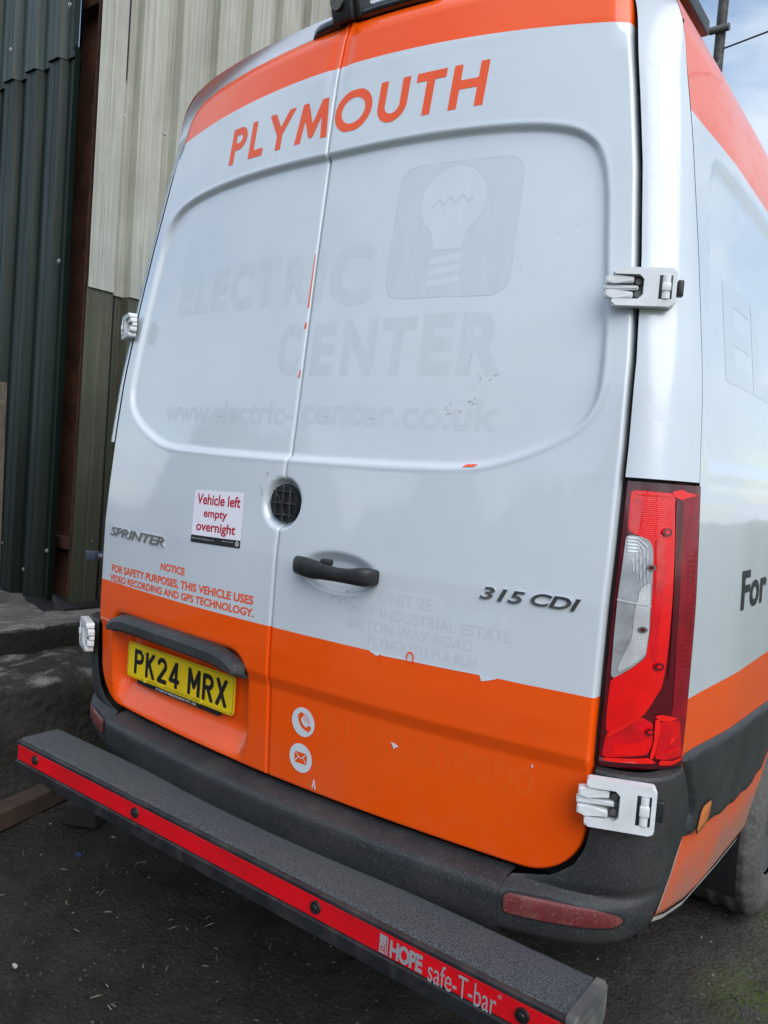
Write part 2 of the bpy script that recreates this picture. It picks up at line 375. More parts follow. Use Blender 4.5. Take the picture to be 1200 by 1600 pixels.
def Ydoor(x, z, side):
    x = np.asarray(x, float); z = np.asarray(z, float); y = Ybase(x, z)
    dr = sdf_poly(x, z, REC); y = y + .015 * sm(.005, -.0085, dr) - .001 * np.exp(-((dr - .008) / .005) ** 2)
    e = np.sqrt((x / .068) ** 2 + ((z - 1.334) / .069) ** 2); y = y + .026 * sm(1.0, .74, e)
    if side > 0:
        e = np.sqrt(((x - .205) / .125) ** 2 + ((z - 1.183) / .052) ** 2); y = y + .026 * sm(1.0, .45, e)
    else:
        qx = np.maximum(np.abs(x + .425) - .27, 0); qz = np.maximum(np.abs(z - .80) - .055, 0) * np.where(z < .80, .36, 1.0); dd = np.sqrt(qx * qx + qz * qz) - .05
        y = y + .046 * sm(.030, -.018, dd) * sm(.60, .71, z)
    return y
OUT = [(.846, .80), (.847, 1.0), (.848, 1.3), (.845, 1.52), (.838, 1.70), (.820, 1.91), (.795, 2.11), (.765, 2.29), (.744, 2.40)]
rc = [(.846 - .13 + .13 * math.cos(a), .615 + .13 + .13 * math.sin(a)) for a in np.linspace(-math.pi / 2, 0, 14)][:-1]
tp = [(.736, 2.46), (.727, 2.51), (.706, 2.543), (.662, 2.567), (.57, 2.584), (.4, 2.594), (.2, 2.599), (.003, 2.602)]
def door_outline(): return [(.003, .615)] + rc + OUT + tp
zo = np.array([b for a, b in door_outline()[1:]]); xo_ = np.array([a for a, b in door_outline()[1:]])
fXo = lambda z: np.interp(z, zo, xo_)
def build_door(side, m, parent):
    zs = np.concatenate([.615 + np.array([0, .0008, .002, .004, .007, .011]), np.arange(.63, 2.50, .0052), np.linspace(2.5, 2.580, 24), 2.602 - np.array([.021, .018, .015, .012, .009, .007, .005, .0035, .002, .0008, 0])])
    xs0 = np.concatenate([[0, .0008, .002, .004, .007], np.linspace(.011, 1, 165)])
    P = np.empty((len(zs), len(xs0) + 4, 3)); poly = door_outline()
    for i, z in enumerate(zs):
        X = fXo(z); core = .003 + np.linspace(0, 1, 160) * max(X - .003 - .011, .0) if True else 0
        xs = np.concatenate([[.003, .0038, .005, .007], .0095 + np.linspace(0, 1, 160) * max(X - .0205, 1e-4), X - np.array([.008, .005, .0025, .0009, 0])])
        xs = np.clip(np.sort(xs), .003, max(X, .0031)); 
        if P.shape[1] != len(xs): P = np.empty((len(zs), len(xs), 3))
        P[i, :, 0] = xs; P[i, :, 2] = z
    X, Z = P[..., 0], P[..., 2]; Y = Ydoor(X * side, Z, side)
    d = -sdf_poly(X, Z, poly); d = np.clip(d, 0, None); r = .0065
    Y = Y + np.where(d < r, r - np.sqrt(np.maximum(r * r - (r - d) ** 2, 0)), 0)
    dtop = np.clip(d, 0, .05); Y = Y + sm(2.34, 2.44, Z) * np.where(X > .02, 1, 0) * 0 + sm(2.36, 2.46, Z) * .012 * (1 - np.clip((d if True else d) / .045, 0, 1)) ** 2 * sm(.0, .03, X)
    P[..., 1] = Y; P[..., 0] = X * side
    ny, nx = P.shape[:2]; V = P.reshape(-1, 3); F = grid_faces(ny, nx, flip=side < 0)
    loop = [(0, c) for c in range(nx)] + [(r_, nx - 1) for r_ in range(1, ny)] + [(ny - 1, c) for c in range(nx - 2, -1, -1)] + [(r_, 0) for r_ in range(ny - 2, 0, -1)]
    li = np.array([a * nx + b for a, b in loop]); B = V[li] + np.array([0, .028, 0]); n0 = len(V); k = len(li); q = np.arange(k)
    sk = np.stack([li[q], n0 + q, n0 + (q + 1) % k, li[(q + 1) % k]], 1)
    if side < 0: sk = sk[:, ::-1]
    return pymesh('rear_door', np.vstack([V, B]), np.vstack([F, sk]), m, parent)
def on_door(off, side=None):
    def f(u, v, w=0.):
        s = np.where(np.asarray(u) > 0, 1, -1) if side is None else side
        if side is None: Y = np.where(np.asarray(u) > 0, Ydoor(u, v, 1), Ydoor(u, v, -1))
        else: Y = Ydoor(u, v, side)
        return (np.asarray(u, float), Y - off - w, np.asarray(v, float))
    return f

van = empty('van', (0, 0, 0), 'white and orange high-roof panel van parked with its closed rear doors towards us', 'van')
dR = build_door(1, M_door, van); dL = build_door(-1, M_door, van)
tag(dR, 'right rear door with black pull handle'); tag(dL, 'left rear door with number plate recess')
# black seal / door aperture behind the doors
u = np.linspace(-1, 1, 61); zz_ = np.linspace(.605, 2.612, 80); P = np.empty((80, 61, 3))
for i, z in enumerate(zz_):
    X = fXo(min(max(z, .66), 2.50)) + .020; P[i, :, 0] = u * X; P[i, :, 2] = z; P[i, :, 1] = Ybase(u * X, z) + .030 + sm(2.4, 2.5, z) * .02
P[..., 1] += .018 * np.exp(-((P[..., 2] - 1.334) / .09) ** 2) * np.exp(-(P[..., 0] / .09) ** 2) + .035 * ((P[..., 0] < -.05) & (P[..., 0] > -.80) & (P[..., 2] > .66) & (P[..., 2] < .95))
P[..., 1] += .02 * ((P[..., 0] > .05) & (P[..., 0] < .35) & (P[..., 2] > 1.1) & (P[..., 2] < 1.26)) + .018 * (np.abs(P[..., 0]) < .80) * (P[..., 2] > 1.43) * (P[..., 2] < 2.27)
gridmesh('door_seal', P, M_rubber, van)

# ------------------------------------------------------------------ body shell: sides and roof
PRO = [(.45, .962), (.50, .970), (.6, .985), (.75, .995), (.95, 1.0), (1.2, .997), (1.40, .986), (1.46, .982), (1.665, .967), (1.927, .932), (2.193, .892), (2.328, .867), (2.42, .845)]
fX = lerp([a for a, b in PRO], [b for a, b in PRO])
ROOF = [(.845, 2.42), (.832, 2.462), (.812, 2.505), (.778, 2.555), (.71, 2.594), (.60, 2.622), (.44, 2.642), (.28, 2.655), (0, 2.664)]
def smooth_poly(pts, n):
    pts = np.array(pts, float); s = np.concatenate([[0], np.cumsum(np.linalg.norm(np.diff(pts, axis=0), axis=1))]); q = np.linspace(0, s[-1], n)
    o = np.stack([np.interp(q, s, pts[:, k]) for k in range(2)], 1)
    for _ in range(int(n / 10)): o[1:-1] = .25 * o[:-2] + .5 * o[1:-1] + .25 * o[2:]
    return o
zl = np.linspace(.45, 2.42, 150); side_pts = np.stack([fX(zl), zl], 1)
k = np.ones(9) / 9; sx = np.convolve(np.pad(side_pts[:, 0], 4, mode='edge'), k, 'valid'); sx[:5] = side_pts[:5, 0]; sx[-5:] = side_pts[-5:, 0]; side_pts[:, 0] = sx
roof_pts = smooth_poly(ROOF, 56)
half = np.vstack([side_pts, roof_pts[1:]]); NH = len(half)
fyj = lambda x, z: np.interp(z, [.45, .55, .69, .75, .80, .89, 1.0, 1.46, 2.45, 2.55, 2.66], [.20, .235, .312, .330, .30, .225, .226, .23, .262, .235, .185])
def taper(y, z): return .016 * (1 - sm(.18, .65, y)) * sm(2.60, 2.3, z)
SREC = [(.31, 1.50), (.275, 1.54), (.27, 1.62), (.36, 2.10), (.385, 2.155), (.43, 2.185), (.9, 2.190), (1.9, 2.19), (1.95, 2.1), (1.95, 1.56), (1.9, 1.50)]
SREC2 = [(a + 1.85, b) for a, b in SREC]
def side_x(y, z):
    x = np.interp(z, side_pts[:, 1], side_pts[:, 0]) - taper(y, z)
    x = x - .013 * sm(.010, -.012, sdf_poly(y, z, SREC)) - .013 * sm(.010, -.012, sdf_poly(y, z, SREC2))
    x = x - .004 * np.exp(-((z - 1.463) / .006) ** 2) * sm(.26, .33, y)
    return x
nose = lambda y: sm(3.9, 5.6, y)
ys = np.concatenate([np.linspace(0, 1, 95) ** 1.15 * 1.3, np.linspace(1.33, 2.3, 40), np.linspace(2.4, 4.0, 22), np.linspace(4.1, 5.75, 30)])
def shell(side, m):
    P = np.empty((len(ys), NH, 3)); cx, cz = half[:, 0], half[:, 1]; y0 = fyj(cx, cz)
    for i, yy in enumerate(ys):
        y = y0 + yy * (5.75 - y0) / 5.75; x = cx - taper(y, cz); isd = cz < 2.42
        xs = side_x(y, np.minimum(cz, 2.42)); x = np.where(isd, xs, x)
        x = x - .012 * np.exp(-((cz - 2.36) / .006) ** 2) * sm(.45, .7, y) * 0
        zc = cz.copy(); q = sm(3.9, 5.1, y); zc = np.where(cz > 1.0, 1.0 + (cz - 1.0) * (1 - .52 * q * (cz - 1) / 1.66 - .30 * sm(4.4, 5.75, y)), cz)
        zc = np.maximum(zc, np.interp(y, [.2, .30, .45, .73, 1.0, 1.3], [.548, .518, .488, .470, .455, .45]))
        x = x * (1 - .18 * sm(4.6, 5.75, y) - .10 * q * sm(1.2, 2.6, cz)); zc = zc + .05 * sm(.185, 1.0, y) * sm(.5, 0, cx) * (cz > 2.5)
        P[i] = np.stack([x * side, y, zc], 1)
    ny, nx = P.shape[:2]; F = grid_faces(ny, nx, flip=side > 0)
    # wheel arches
    V = P.reshape(-1, 3); c = V[F].mean(1); keep = np.ones(len(F), bool)
    for wy in (1.56, 5.0): keep &= ~(((c[:, 1] - wy) ** 2 + (c[:, 2] - .36) ** 2 < .47 ** 2) & (c[:, 2] < 1))
    return pymesh('body_side', V, F[keep], m, van)
bR = shell(1, M_side); bL = shell(-1, M_side)
tag(bR, 'right side panel and half roof'); tag(bL, 'left side panel and half roof')
# front closing panel, underside
f = [(float(a[0] * (1 - .28)), 5.74, float(a[1] if a[1] < 1 else 1.0 + (a[1] - 1) * (1 - .52 * (a[1] - 1) / 1.66 - .30))) for a in half[::6]]
pymesh('front_panel', f + [(-a, b, c) for a, b, c in f[::-1]], [list(range(2 * len(f)))[::-1]], M_white, van, False)
bm = bmesh.new(); bm_box(bm, (0, .78, .50), (1.86, 1.1, .05)); bm_box(bm, (0, 3.2, .5), (1.84, 2.4, .05)); bm_box(bm, (-.35, .75, .40), (.08, 1.2, .12)); bm_box(bm, (.35, .75, .40), (.08, 1.2, .12)); bm_cyl(bm, (-.7, 1.56, .36), (.7, 1.56, .36), .06); bmobj('underbody', bm, M_blackpl, van)
# wheel-arch liners
for wy in (1.56, 5.0):
    for s in (1, -1):
        a = np.linspace(-.3, math.pi + .3, 30); P = np.stack([np.stack([np.full(30, s * xx), wy + .475 * np.cos(a), .36 + .475 * np.sin(a)], 1) for xx in (.60, .955 if wy < 2 else .90)], 0)
        gridmesh('arch_liner', P, M_blackpl, van)
# ---- corner surface between the door gap and the side panel
def gapx(z): return fXo(np.clip(z, .80, 2.40)) + .0125
def corner(s, z, side=1, bulge=0., off=0.):
    s = np.asarray(s, float); z = np.asarray(z, float)
    low = (z < 1.4585) & (z > .872); gx = gapx(z); gy = Ybase(gx, z) + .004 + .016 * low; jx = np.interp(z, side_pts[:, 1], side_pts[:, 0]) - .016 * sm(2.6, 2.3, z) * .98; jy = fyj(0, z) - .002
    # control point: flat rear facet then rounded corner
    cx_ = jx - .012; cy_ = gy + .022 + .014 * low
    bx = (1 - s) ** 2 * gx + 2 * s * (1 - s) * cx_ + s * s * jx; by = (1 - s) ** 2 * gy + 2 * s * (1 - s) * cy_ + s * s * jy
    tx = 2 * (1 - s) * (cx_ - gx) + 2 * s * (jx - cx_); ty = 2 * (1 - s) * (cy_ - gy) + 2 * s * (jy - cy_); L = np.sqrt(tx * tx + ty * ty)
    o = off + bulge * np.sin(np.pi * s) - .012 * np.sin(np.pi * s) * sm(1.462, 1.455, z) * (z > .872)
    return bx + ty / L * o if side > 0 else -(bx + ty / L * o), by - tx / L * o, z
def corner_grid(name, s0, s1, z0, z1, ns, nz, m, side, off=0, bulge=0, skirt=.012, parent=van, zshape=None):
    ss = np.linspace(s0, s1, ns); P = np.empty((nz, ns, 3))
    for i in range(nz):
        q = i / (nz - 1); zr = z0 + (z1 - z0) * q if zshape is None else zshape(ss, q); r = corner(ss, zr * np.ones(ns), side, bulge, off); P[i] = np.stack([np.asarray(r[0]), np.asarray(r[1]), np.asarray(r[2]) * np.ones(ns)], 1)
    ny, nx = nz, ns; V = P.reshape(-1, 3); F = grid_faces(ny, nx, flip=side < 0)
    loop = [(0, c) for c in range(nx)] + [(r_, nx - 1) for r_ in range(1, ny)] + [(ny - 1, c) for c in range(nx - 2, -1, -1)] + [(r_, 0) for r_ in range(ny - 2, 0, -1)]
    li = np.array([a * nx + b for a, b in loop]); cen = V.mean(0); B = V[li].copy(); B[:, 0] -= side * skirt * .7; B[:, 1] += skirt
    n0 = len(V); kk = len(li); q = np.arange(kk); sk = np.stack([li[q], n0 + q, n0 + (q + 1) % kk, li[(q + 1) % kk]], 1)
    if side < 0: sk = sk[:, ::-1]
    o = pymesh(name, np.vstack([V, B]), np.vstack([F, sk]), m, parent); o.data.set_sharp_from_angle(angle=math.radians(50)); return o
# frame band: pillar trims running up and over the doors
arch = []
for z in np.concatenate([np.linspace(1.462, 2.38, 60)]): arch.append(('s', z))
tops = smooth_poly([(gapx(2.38), 2.38), (.748, 2.46), (.739, 2.515), (.716, 2.552), (.668, 2.577), (.57, 2.594), (.4, 2.604), (.2, 2.609), (0, 2.612)], 50)
outer = smooth_poly([(np.interp(2.38, side_pts[:, 1], side_pts[:, 0]) - .014, 2.38)] + ROOF[0:], 50)
for side in (1, -1):
    rows = []; ss = np.linspace(0, 1, 22)
    for _, z in arch:
        a, b, c = corner(ss, np.full(22, z), side); rows.append(np.stack([a, b, c], 1))
    r0 = rows[-1]
    for i in range(1, 50):
        (ix, iz), (ox, oz) = tops[i], outer[i]; iy = float(Ybase(ix, iz)) + .010 + .012 * sm(0, .2, i / 50); oy = float(fyj(0, min(oz, 2.66))) - .002
        w = i / 49
        cxm = ox - .012 * (1 - w) + 0 * w; czm = iz + (oz - iz) * (.62 * w); cym = iy + .022 * (1 - w) + .004
        cxm = (ox - .012) * (1 - w) + (ix + (ox - ix) * .7) * w
        P = [((1 - s) ** 2 * ix + 2 * s * (1 - s) * cxm + s * s * ox, (1 - s) ** 2 * iy + 2 * s * (1 - s) * cym + s * s * oy, (1 - s) ** 2 * iz + 2 * s * (1 - s) * (iz * .25 + oz * .75 if w > .02 else iz) + s * s * oz) for s in ss]
        P = np.array(P); P[:, 0] *= side; bl = sm(0, .25, w); rows.append(P)
    P = np.array(rows)
    # smooth transition along the strip
    for _ in range(14):
        P[50:-1] = .25 * P[49:-2] + .5 * P[50:-1] + .25 * P[51:]
    o = gridmesh('corner_pillar', P, M_white, van, flip=side < 0)
    tag(o, ('right' if side > 0 else 'left') + ' rear corner pillar trim')

# dark seam between the body side and the corner trims
for side in (1, -1):
    zq = np.linspace(.88, 2.44, 90); a, b, c = corner(np.full(90, 1.0), zq, side); P = np.stack([np.stack([a - side * .004, b - .004, c], 1), np.stack([a - side * .0035, b + .006, c], 1)], 1)
    gridmesh('panel_gap', P, M_rubber, van)
# ------------------------------------------------------------------ tail lamps
LE = lambda y: np.interp(y, [768, 845, 1000, 1100, 1197], [966, 957, 941, 932, 921])
RE = lambda y: np.interp(y, [758, 900, 1000, 1100, 1188], [1094, 1092, 1087, 1077, 1063])
def px(pts):
    """lamp pieces sketched as fractions: s across the wrap, z up the lamp"""
    o = []
    for X, Y in pts:
        s = (X - LE(Y)) / (RE(Y) - LE(Y)); zt = 768 - 10 * min(1, max(0, s) * 2); zb = 1197 + 11 * min(1, s * 2) - (20 * max(0, s - .5) * 2 if s > .5 else 0)
        o.append((s, 1.452 - (Y - zt) / (zb - zt) * (1.452 - .878)))
    return o
def lamp(side):
    lm = empty('tail_lamp', (0, 0, 0), parent=van); tag(lm, ('right' if side > 0 else 'left') + ' tail lamp, red with a clear reversing section')
    corner_grid('lamp_housing', .0, 1., .874, 1.455, 30, 50, L_vdark, side, off=.003, bulge=.006, parent=lm, skirt=.03)
    def piece(name, poly, m, off, r=.0, cell=.006, parent=lm):
        poly = [(a, b / .13) for a, b in poly]       # equalise the units (lamp about .13 m wide)
        pr = poly if not r else round_poly(poly, r)
        us = [a for a, b in pr]; vs = [b for a, b in pr]
        return shape_mesh(name, lambda U, V: sdf_poly(U, V, pr), (min(us) - .01, max(us) + .01, min(vs) - .01, max(vs) + .01), cell / .13 * 1.0,
                          lambda U, V: tuple(corner(U, V * .13, side, .006, off + .003)), m, parent, flip=side < 0)
    piece('outer_lens', px([(1047, 768), (1090, 766), (1089, 900), (1084, 1000), (1075, 1100), (1062, 1180), (1010, 1192), (1040, 1100), (1045, 1000), (1050, 900)]), L_dark, .001)
    piece('red_lens', px([(970, 778), (1036, 770), (1037, 850), (1034, 940), (1029, 1000), (1024, 1040), (1016, 1075), (985, 1120), (932, 1150), (934, 1118), (940, 1066), (966, 1048), (988, 1030), (995, 990), (1000, 900), (999, 862), (988, 848), (964, 840)]), L_red, .0012, .05)
    piece('red_block', px([(972, 790), (984, 788), (982, 838), (966, 838)]), L_redp, .0016, .02)
    piece('red_panel', px([(1002, 845), (1018, 845), (1020, 900), (1016, 935), (1008, 1000), (1006, 1035), (998, 1040), (996, 1000), (1001, 930)]), L_redp, .0018, .04)
    piece('lens_prism', px([(1029, 768), (1050, 763), (1060, 767), (1087, 770), (1060, 775), (1048, 780), (1036, 776)]), L_glow, .002, .02, cell=.003)
    piece('lens_prism', px([(975, 781), (1032, 773), (1032, 776), (974, 785)]), L_glow, .002)
    piece('dark_band', px([(1038, 780), (1052, 780), (1050, 900), (1044, 1000), (1038, 1060), (1027, 1060), (1033, 1000), (1037, 900)]), L_vdark, .0022)
    piece('lower_lens', px([(932, 1150), (978, 1122), (998, 1134), (998, 1165), (988, 1185), (950, 1186), (925, 1186)]), L_redp, .0016, .03)
    piece('red_reflector', px([(938, 1168), (995, 1160), (993, 1176), (982, 1184), (940, 1182)]), L_red, .0024, .03)
    piece('lens_prism', px([(931, 1150), (965, 1128), (978, 1121), (979, 1124), (952, 1142), (932, 1156)]), L_glow, .0026)
    piece('lower_facet', px([(1013, 1128), (1054, 1120), (1061, 1174), (1022, 1186), (1000, 1190), (1008, 1160)]), L_redp, .002)
    piece('lens_prism', px([(1000, 1122), (1016, 1117), (1054, 1117), (1032, 1124), (1012, 1128)]), L_glow, .0034)
    piece('lens_prism', px([(1003, 1125), (1013, 1127), (1007, 1160), (999, 1188), (990, 1194), (999, 1162)]), L_glow, .0030)
    piece('lens_prism', px([(1022, 1172), (1050, 1160), (1054, 1163), (1024, 1178)]), L_red, .0030)
    piece('lens_prism', px([(1008, 1190), (1035, 1186), (1060, 1176), (1061, 1180), (1036, 1193), (1008, 1199)]), L_glow, .0028)
    piece('lens_prism', px([(926, 1186), (990, 1190), (1005, 1196), (992, 1200), (924, 1191)]), L_glow, .0028)
    piece('lens_prism', px([(1030, 1158), (1038, 1146), (1044, 1149), (1030, 1164), (1026, 1172)]), L_glow, .0028)
    cl_ = px([(962, 846), (984, 845), (995, 850), (999, 862), (999, 900), (994, 985), (988, 1028), (966, 1047), (940, 1066), (945, 1000), (952, 930)])
    cp = piece('clear_lens', cl_, L_clearp, .003, .05)
    piece('clear_reflector', px([(980, 925), (995, 910), (993, 985), (987, 1025), (966, 1042), (945, 1058), (955, 1030), (968, 1000), (972, 960)]), L_clear, .0042, .04)
    for k in range(5):
        o = 5 * k; piece('lens_rib', px([(963 + 0, 848 + o), (978 + 0, 847 + o), (991 - o, 858 + o), (992 - o, 940 - 2 * o), (990 - o, 940 - 2 * o), (989.2 - o, 860 + o), (977, 850 + o), (963, 851 + o)]), L_rib, .0045, cell=.002)
    piece('lens_rib', px([(950, 943), (996, 948), (996, 950.5), (950, 945.5)]), L_rib, .005, cell=.002)
    # stack of fine ribs on the side of the outer lens
    for k in range(22):
        Y = 862 + k * 8.2; X = 1066 - k * .42; piece('side_rib', px([(X, Y), (X + 17, Y + .5), (X + 17, Y - 5), (X + 18, Y - 5), (X + 18, Y + 2), (X, Y + 1.6)]), L_rim, .0024, cell=.002)
    for (X, Y, r) in ((1021, 832, .062), (996, 890, .05), (983, 986, .05), (1009, 1043, .06), (992, 1147, .055)):
        s, z = px([(X, Y)])[0]; ring = [(s + r * math.cos(q), z + r * .13 * math.sin(q)) for q in np.linspace(0, 2 * math.pi, 16)[:-1]]
        piece('bulb', ring, L_vdark if X > 1000 or Y > 1100 else M_pin, .006, cell=.003)
        ring = [(s + r * .55 * math.cos(q), z + r * .13 * .55 * math.sin(q)) for q in np.linspace(0, 2 * math.pi, 14)[:-1]]
        piece('bulb_tip', ring, L_redp if X > 1000 or Y > 1100 else L_vdark, .0068, cell=.003)
    return lm
lamp(1); lamp(-1)

# ------------------------------------------------------------------ bumper
def bumper_corner(side):
    zsn = [.452, .47, .49, .52, .56, .60, .64, .70, .76, .82, .862, .870]; offs = [-.03, -.005, .012, .022, .026, .021, .016, .014, .013, .012, .009, .002]
    nz = len(zsn); fine = np.linspace(0, nz - 1, 60); zf = np.interp(fine, range(nz), zsn); of = np.interp(fine, range(nz), offs)
    of = np.convolve(np.pad(of, 2, mode='edge'), np.ones(5) / 5, 'valid')
    rows = []
    for z, o in zip(zf, of):
        # inner start: below the door's rounded corner the moulding reaches in to x=.70
        xi = float(np.interp(z, [.45, .600, .606, .625, .66, .70, .75, .80], [.7000, .7000, .72, .79, .832, .851, .8585, .8585])); yi = float(Ybase(xi, z)) + .006 - max(0, o)
        if z < .606: yi = min(yi, float(fBp(z)) + .045 * (xi / .7) ** 2 )
        jx = float(fX(z)) - .014 + max(0, o) * .35; jy = float(fyj(0, z)) - .003
        cx_, cy_ = jx + .012 + o * .8, float(Ybase(.9, z)) + .002 - o * .9
        s = np.linspace(0, 1, 40); bx = (1 - s) ** 2 * xi + 2 * s * (1 - s) * cx_ + s * s * jx; by = (1 - s) ** 2 * yi + 2 * s * (1 - s) * cy_ + s * s * jy
        if z < .5: by = by + (.5 - z) * .8; bx = bx - (.5 - z) * .5 * s
        zr = z + .085 * s ** 2.5 * np.clip(1 - (z - .452) / .25, 0, 1)
        rows.append(np.stack([bx * side, by, zr], 1))
    # top lip turning inwards
    top = rows[-1].copy(); top[:, 0] -= side * .03 * np.linspace(.2, 1, 40); top[:, 1] += .02; rows.append(top)
    P = np.array(rows); o = gridmesh('bumper_corner', P, M_plastic, van, flip=side < 0); tag(o, ('right' if side > 0 else 'left') + ' grey bumper corner'); o.data.set_sharp_from_angle(angle=math.radians(55)); return P
fBp = lerp([.40, .43, .455, .50, .53, .568, .580, .587, .597, .604], [.05, .02, -.008, -.024, -.030, -.031, -.028, -.019, .010, .045])
PB = {s: bumper_corner(s) for s in (1, -1)}
zf = np.array([.40, .43, .455, .48, .50, .52, .54, .56, .568, .574, .580, .584, .587, .592, .597, .601, .604]); xf = np.linspace(-.6990, .6990, 81)
P = np.empty((len(zf), 81, 3))
for i, z in enumerate(zf): P[i] = np.stack([xf, fBp(z) + .045 * (xf / .7) ** 2, np.full(81, z)], 1)
o = gridmesh('bumper_centre', P, M_plastic, van)
# recessed reflectors in the bumper corners
def on_bumper(side, off):
    PP = PB[side]; zr = PP[:-1, 0, 2]
    def f(U, V):
        X = []; Y = []
        for a, z in zip(U, V):
            i = np.clip(np.searchsorted(zr, z) - 1, 0, len(zr) - 2); w = (z - zr[i]) / (zr[i + 1] - zr[i]); row = PP[i] * (1 - w) + PP[i + 1] * w
            xs = np.abs(row[:, 0]); X.append(a * side); Y.append(np.interp(a, xs, row[:, 1]) - off)
        return np.array(X), np.array(Y), np.asarray(V)
    return f
for side in (1, -1):
    pl = round_poly([(.712, .580), (.80, .584), (.88, .584), (.926, .576), (.934, .564), (.918, .551), (.88, .545), (.80, .541), (.712, .538)], .012)
    sh = lambda g: (lambda U, V: sdf_poly(U, V, pl) - g)
    shape_mesh('reflector_recess', sh(.004), (.69, .95, .52, .60), .004, on_bumper(side, .0016), M_rubber, van, flip=side < 0)
    o = shape_mesh('reflector', sh(0), (.69, .95, .52, .60), .004, on_bumper(side, .0035), M_refl, van, flip=side < 0); tag(o, 'dust-covered red bumper reflector')
# ------------------------------------------------------------------ side moulding, marker lamp, sill edge
def on_side(off, s=1):
    return lambda U, V, w=0.: (s * (side_x(U, V) + off + w), np.asarray(U, float), np.asarray(V, float))
yt_ = [.235, .33, .45, .7, .95, 1.03]
def mould(s):
    poly = [(.228, .895), (.3, .893), (.58, .878), (1.12, .853), (2.2, .84), (2.2, .66), (2.06, .70), (1.95, .80), (1.56, .865), (1.22, .79), (1.13, .70), (1.045, .648), (.90, .640), (.806, .645), (.65, .658), (.477, .674), (.316, .688), (.335, .747), (.30, .80)]
    for nm, g, off, m in (('side_moulding', 0, .011, M_plastic),):
        o = shape_mesh(nm, lambda U, V: sdf_poly(U, V, poly) - g, (.2, 2.3, .6, .92), .012, lambda U, V: on_side(0, s)(U, V)[:0] or tuple((s * (side_x(U, V) + .001 + .011 * sm(0, -.006, sdf_poly(U, V, poly))), U, V)), m, van, flip=s < 0)
mould(1); mould(-1)
for s in (1, -1):
    el = lambda U, V: np.sqrt(((U - .415 - (V - .712) * .25) / .038) ** 4 + ((V - .712) / .029) ** 4) - 1
    shape_mesh('marker_surround', lambda U, V: el(U, V) - .35, (.36, .50, .66, .76), .004, on_side(.0128, s), M_rubber, van, flip=s < 0)
    o = shape_mesh('side_marker', el, (.37, .50, .66, .76), .003, lambda U, V: (s * (side_x(U, V) + .0145 + .004 * sm(0, -1, el(U, V))), U, V), M_amber, van, flip=s < 0); tag(o, 'amber side marker lamp')
M_sill = simple('dusty_white_sill', (.42, .40, .37), .7, var=.2, dust=((.25, .22, .18), 10, .5))
for s in (1, -1):
    pts = [(.215, .545), (.30, .515), (.45, .485), (.73, .470), (1.0, .452)]; P = np.array([[(s * (float(side_x(np.array([a]), np.array([b]))[0]) + .002), a, b), (s * (float(side_x(np.array([a]), np.array([b]))[0]) - .002), a, b - .012)] for a, b in pts for _ in (0,)]); gridmesh('sill_edge', P, M_sill, van)
for s in (1, -1):
    zq = np.linspace(.548, .685, 14); yq = fyj(0, zq); xq = np.array([float(side_x(np.array([a]), np.array([b]))[0]) for a, b in zip(yq, zq)])
    gridmesh('joint_edge', np.stack([np.stack([s * (xq + .0015), yq - .001, zq], 1), np.stack([s * (xq + .0018), yq + .006, zq], 1)], 1), M_sill, van)
text_mesh('letter', 'For', (.575, .86, 1.165, 1.262), lambda U, V, w: on_side(.001)(U, V), M_blackink, van, bold=.03)
text_mesh('ghost_letter', 'EL', (.45, .95, 1.70, 1.93), lambda U, V, w: on_side(.0004)(U, V), M_ghost, van, bold=.03, sub=.012)
# ------------------------------------------------------------------ wheels
def wheel(cx, cy, sgn, dual=True):
    w = empty('wheel', (0, 0, 0), parent=van); R_ = .352; prof = []
    hw = .118
    prof = [(-hw + .01, .205), (-hw, .24), (-hw - .003, .29), (-hw + .012, .325), (-hw + .03, .343)] + [(a, R_ - .004 * (a / hw) ** 2) for a in np.linspace(-hw + .04, hw - .04, 9)] + [(hw - .03, .343), (hw - .012, .325), (hw + .003, .29), (hw, .24), (hw - .01, .205)]
    n = 120; P = np.empty((n + 1, len(prof), 3))
    for i in range(n + 1):
        a = 2 * math.pi * i / n
        for j, (u_, r) in enumerate(prof):
            rr = r - (.010 if (j in (6, 9, 12)) else 0) - (.009 if (i % 4 == 0 and 3 < j < 15 and j in (4, 5, 13, 14, 3)) else 0)
            P[i, j] = (cx + u_ * sgn, cy + rr * math.cos(a), R_ + rr * math.sin(a) - .002)
    o = gridmesh('tyre', P, M_tyre, w, flip=sgn < 0)
    bm = bmesh.new(); bm_cyl(bm, (cx - .10 * sgn, cy, R_), (cx + .10 * sgn, cy, R_), .205, 40); bm_cyl(bm, (cx + .09 * sgn, cy, R_), (cx + .118 * sgn, cy, R_), .09, 24, .07); bmobj('rim', bm, M_pin, w)
for cy in (1.56, 5.0):
    for s in (1, -1): wheel(.865 * s, cy, s)

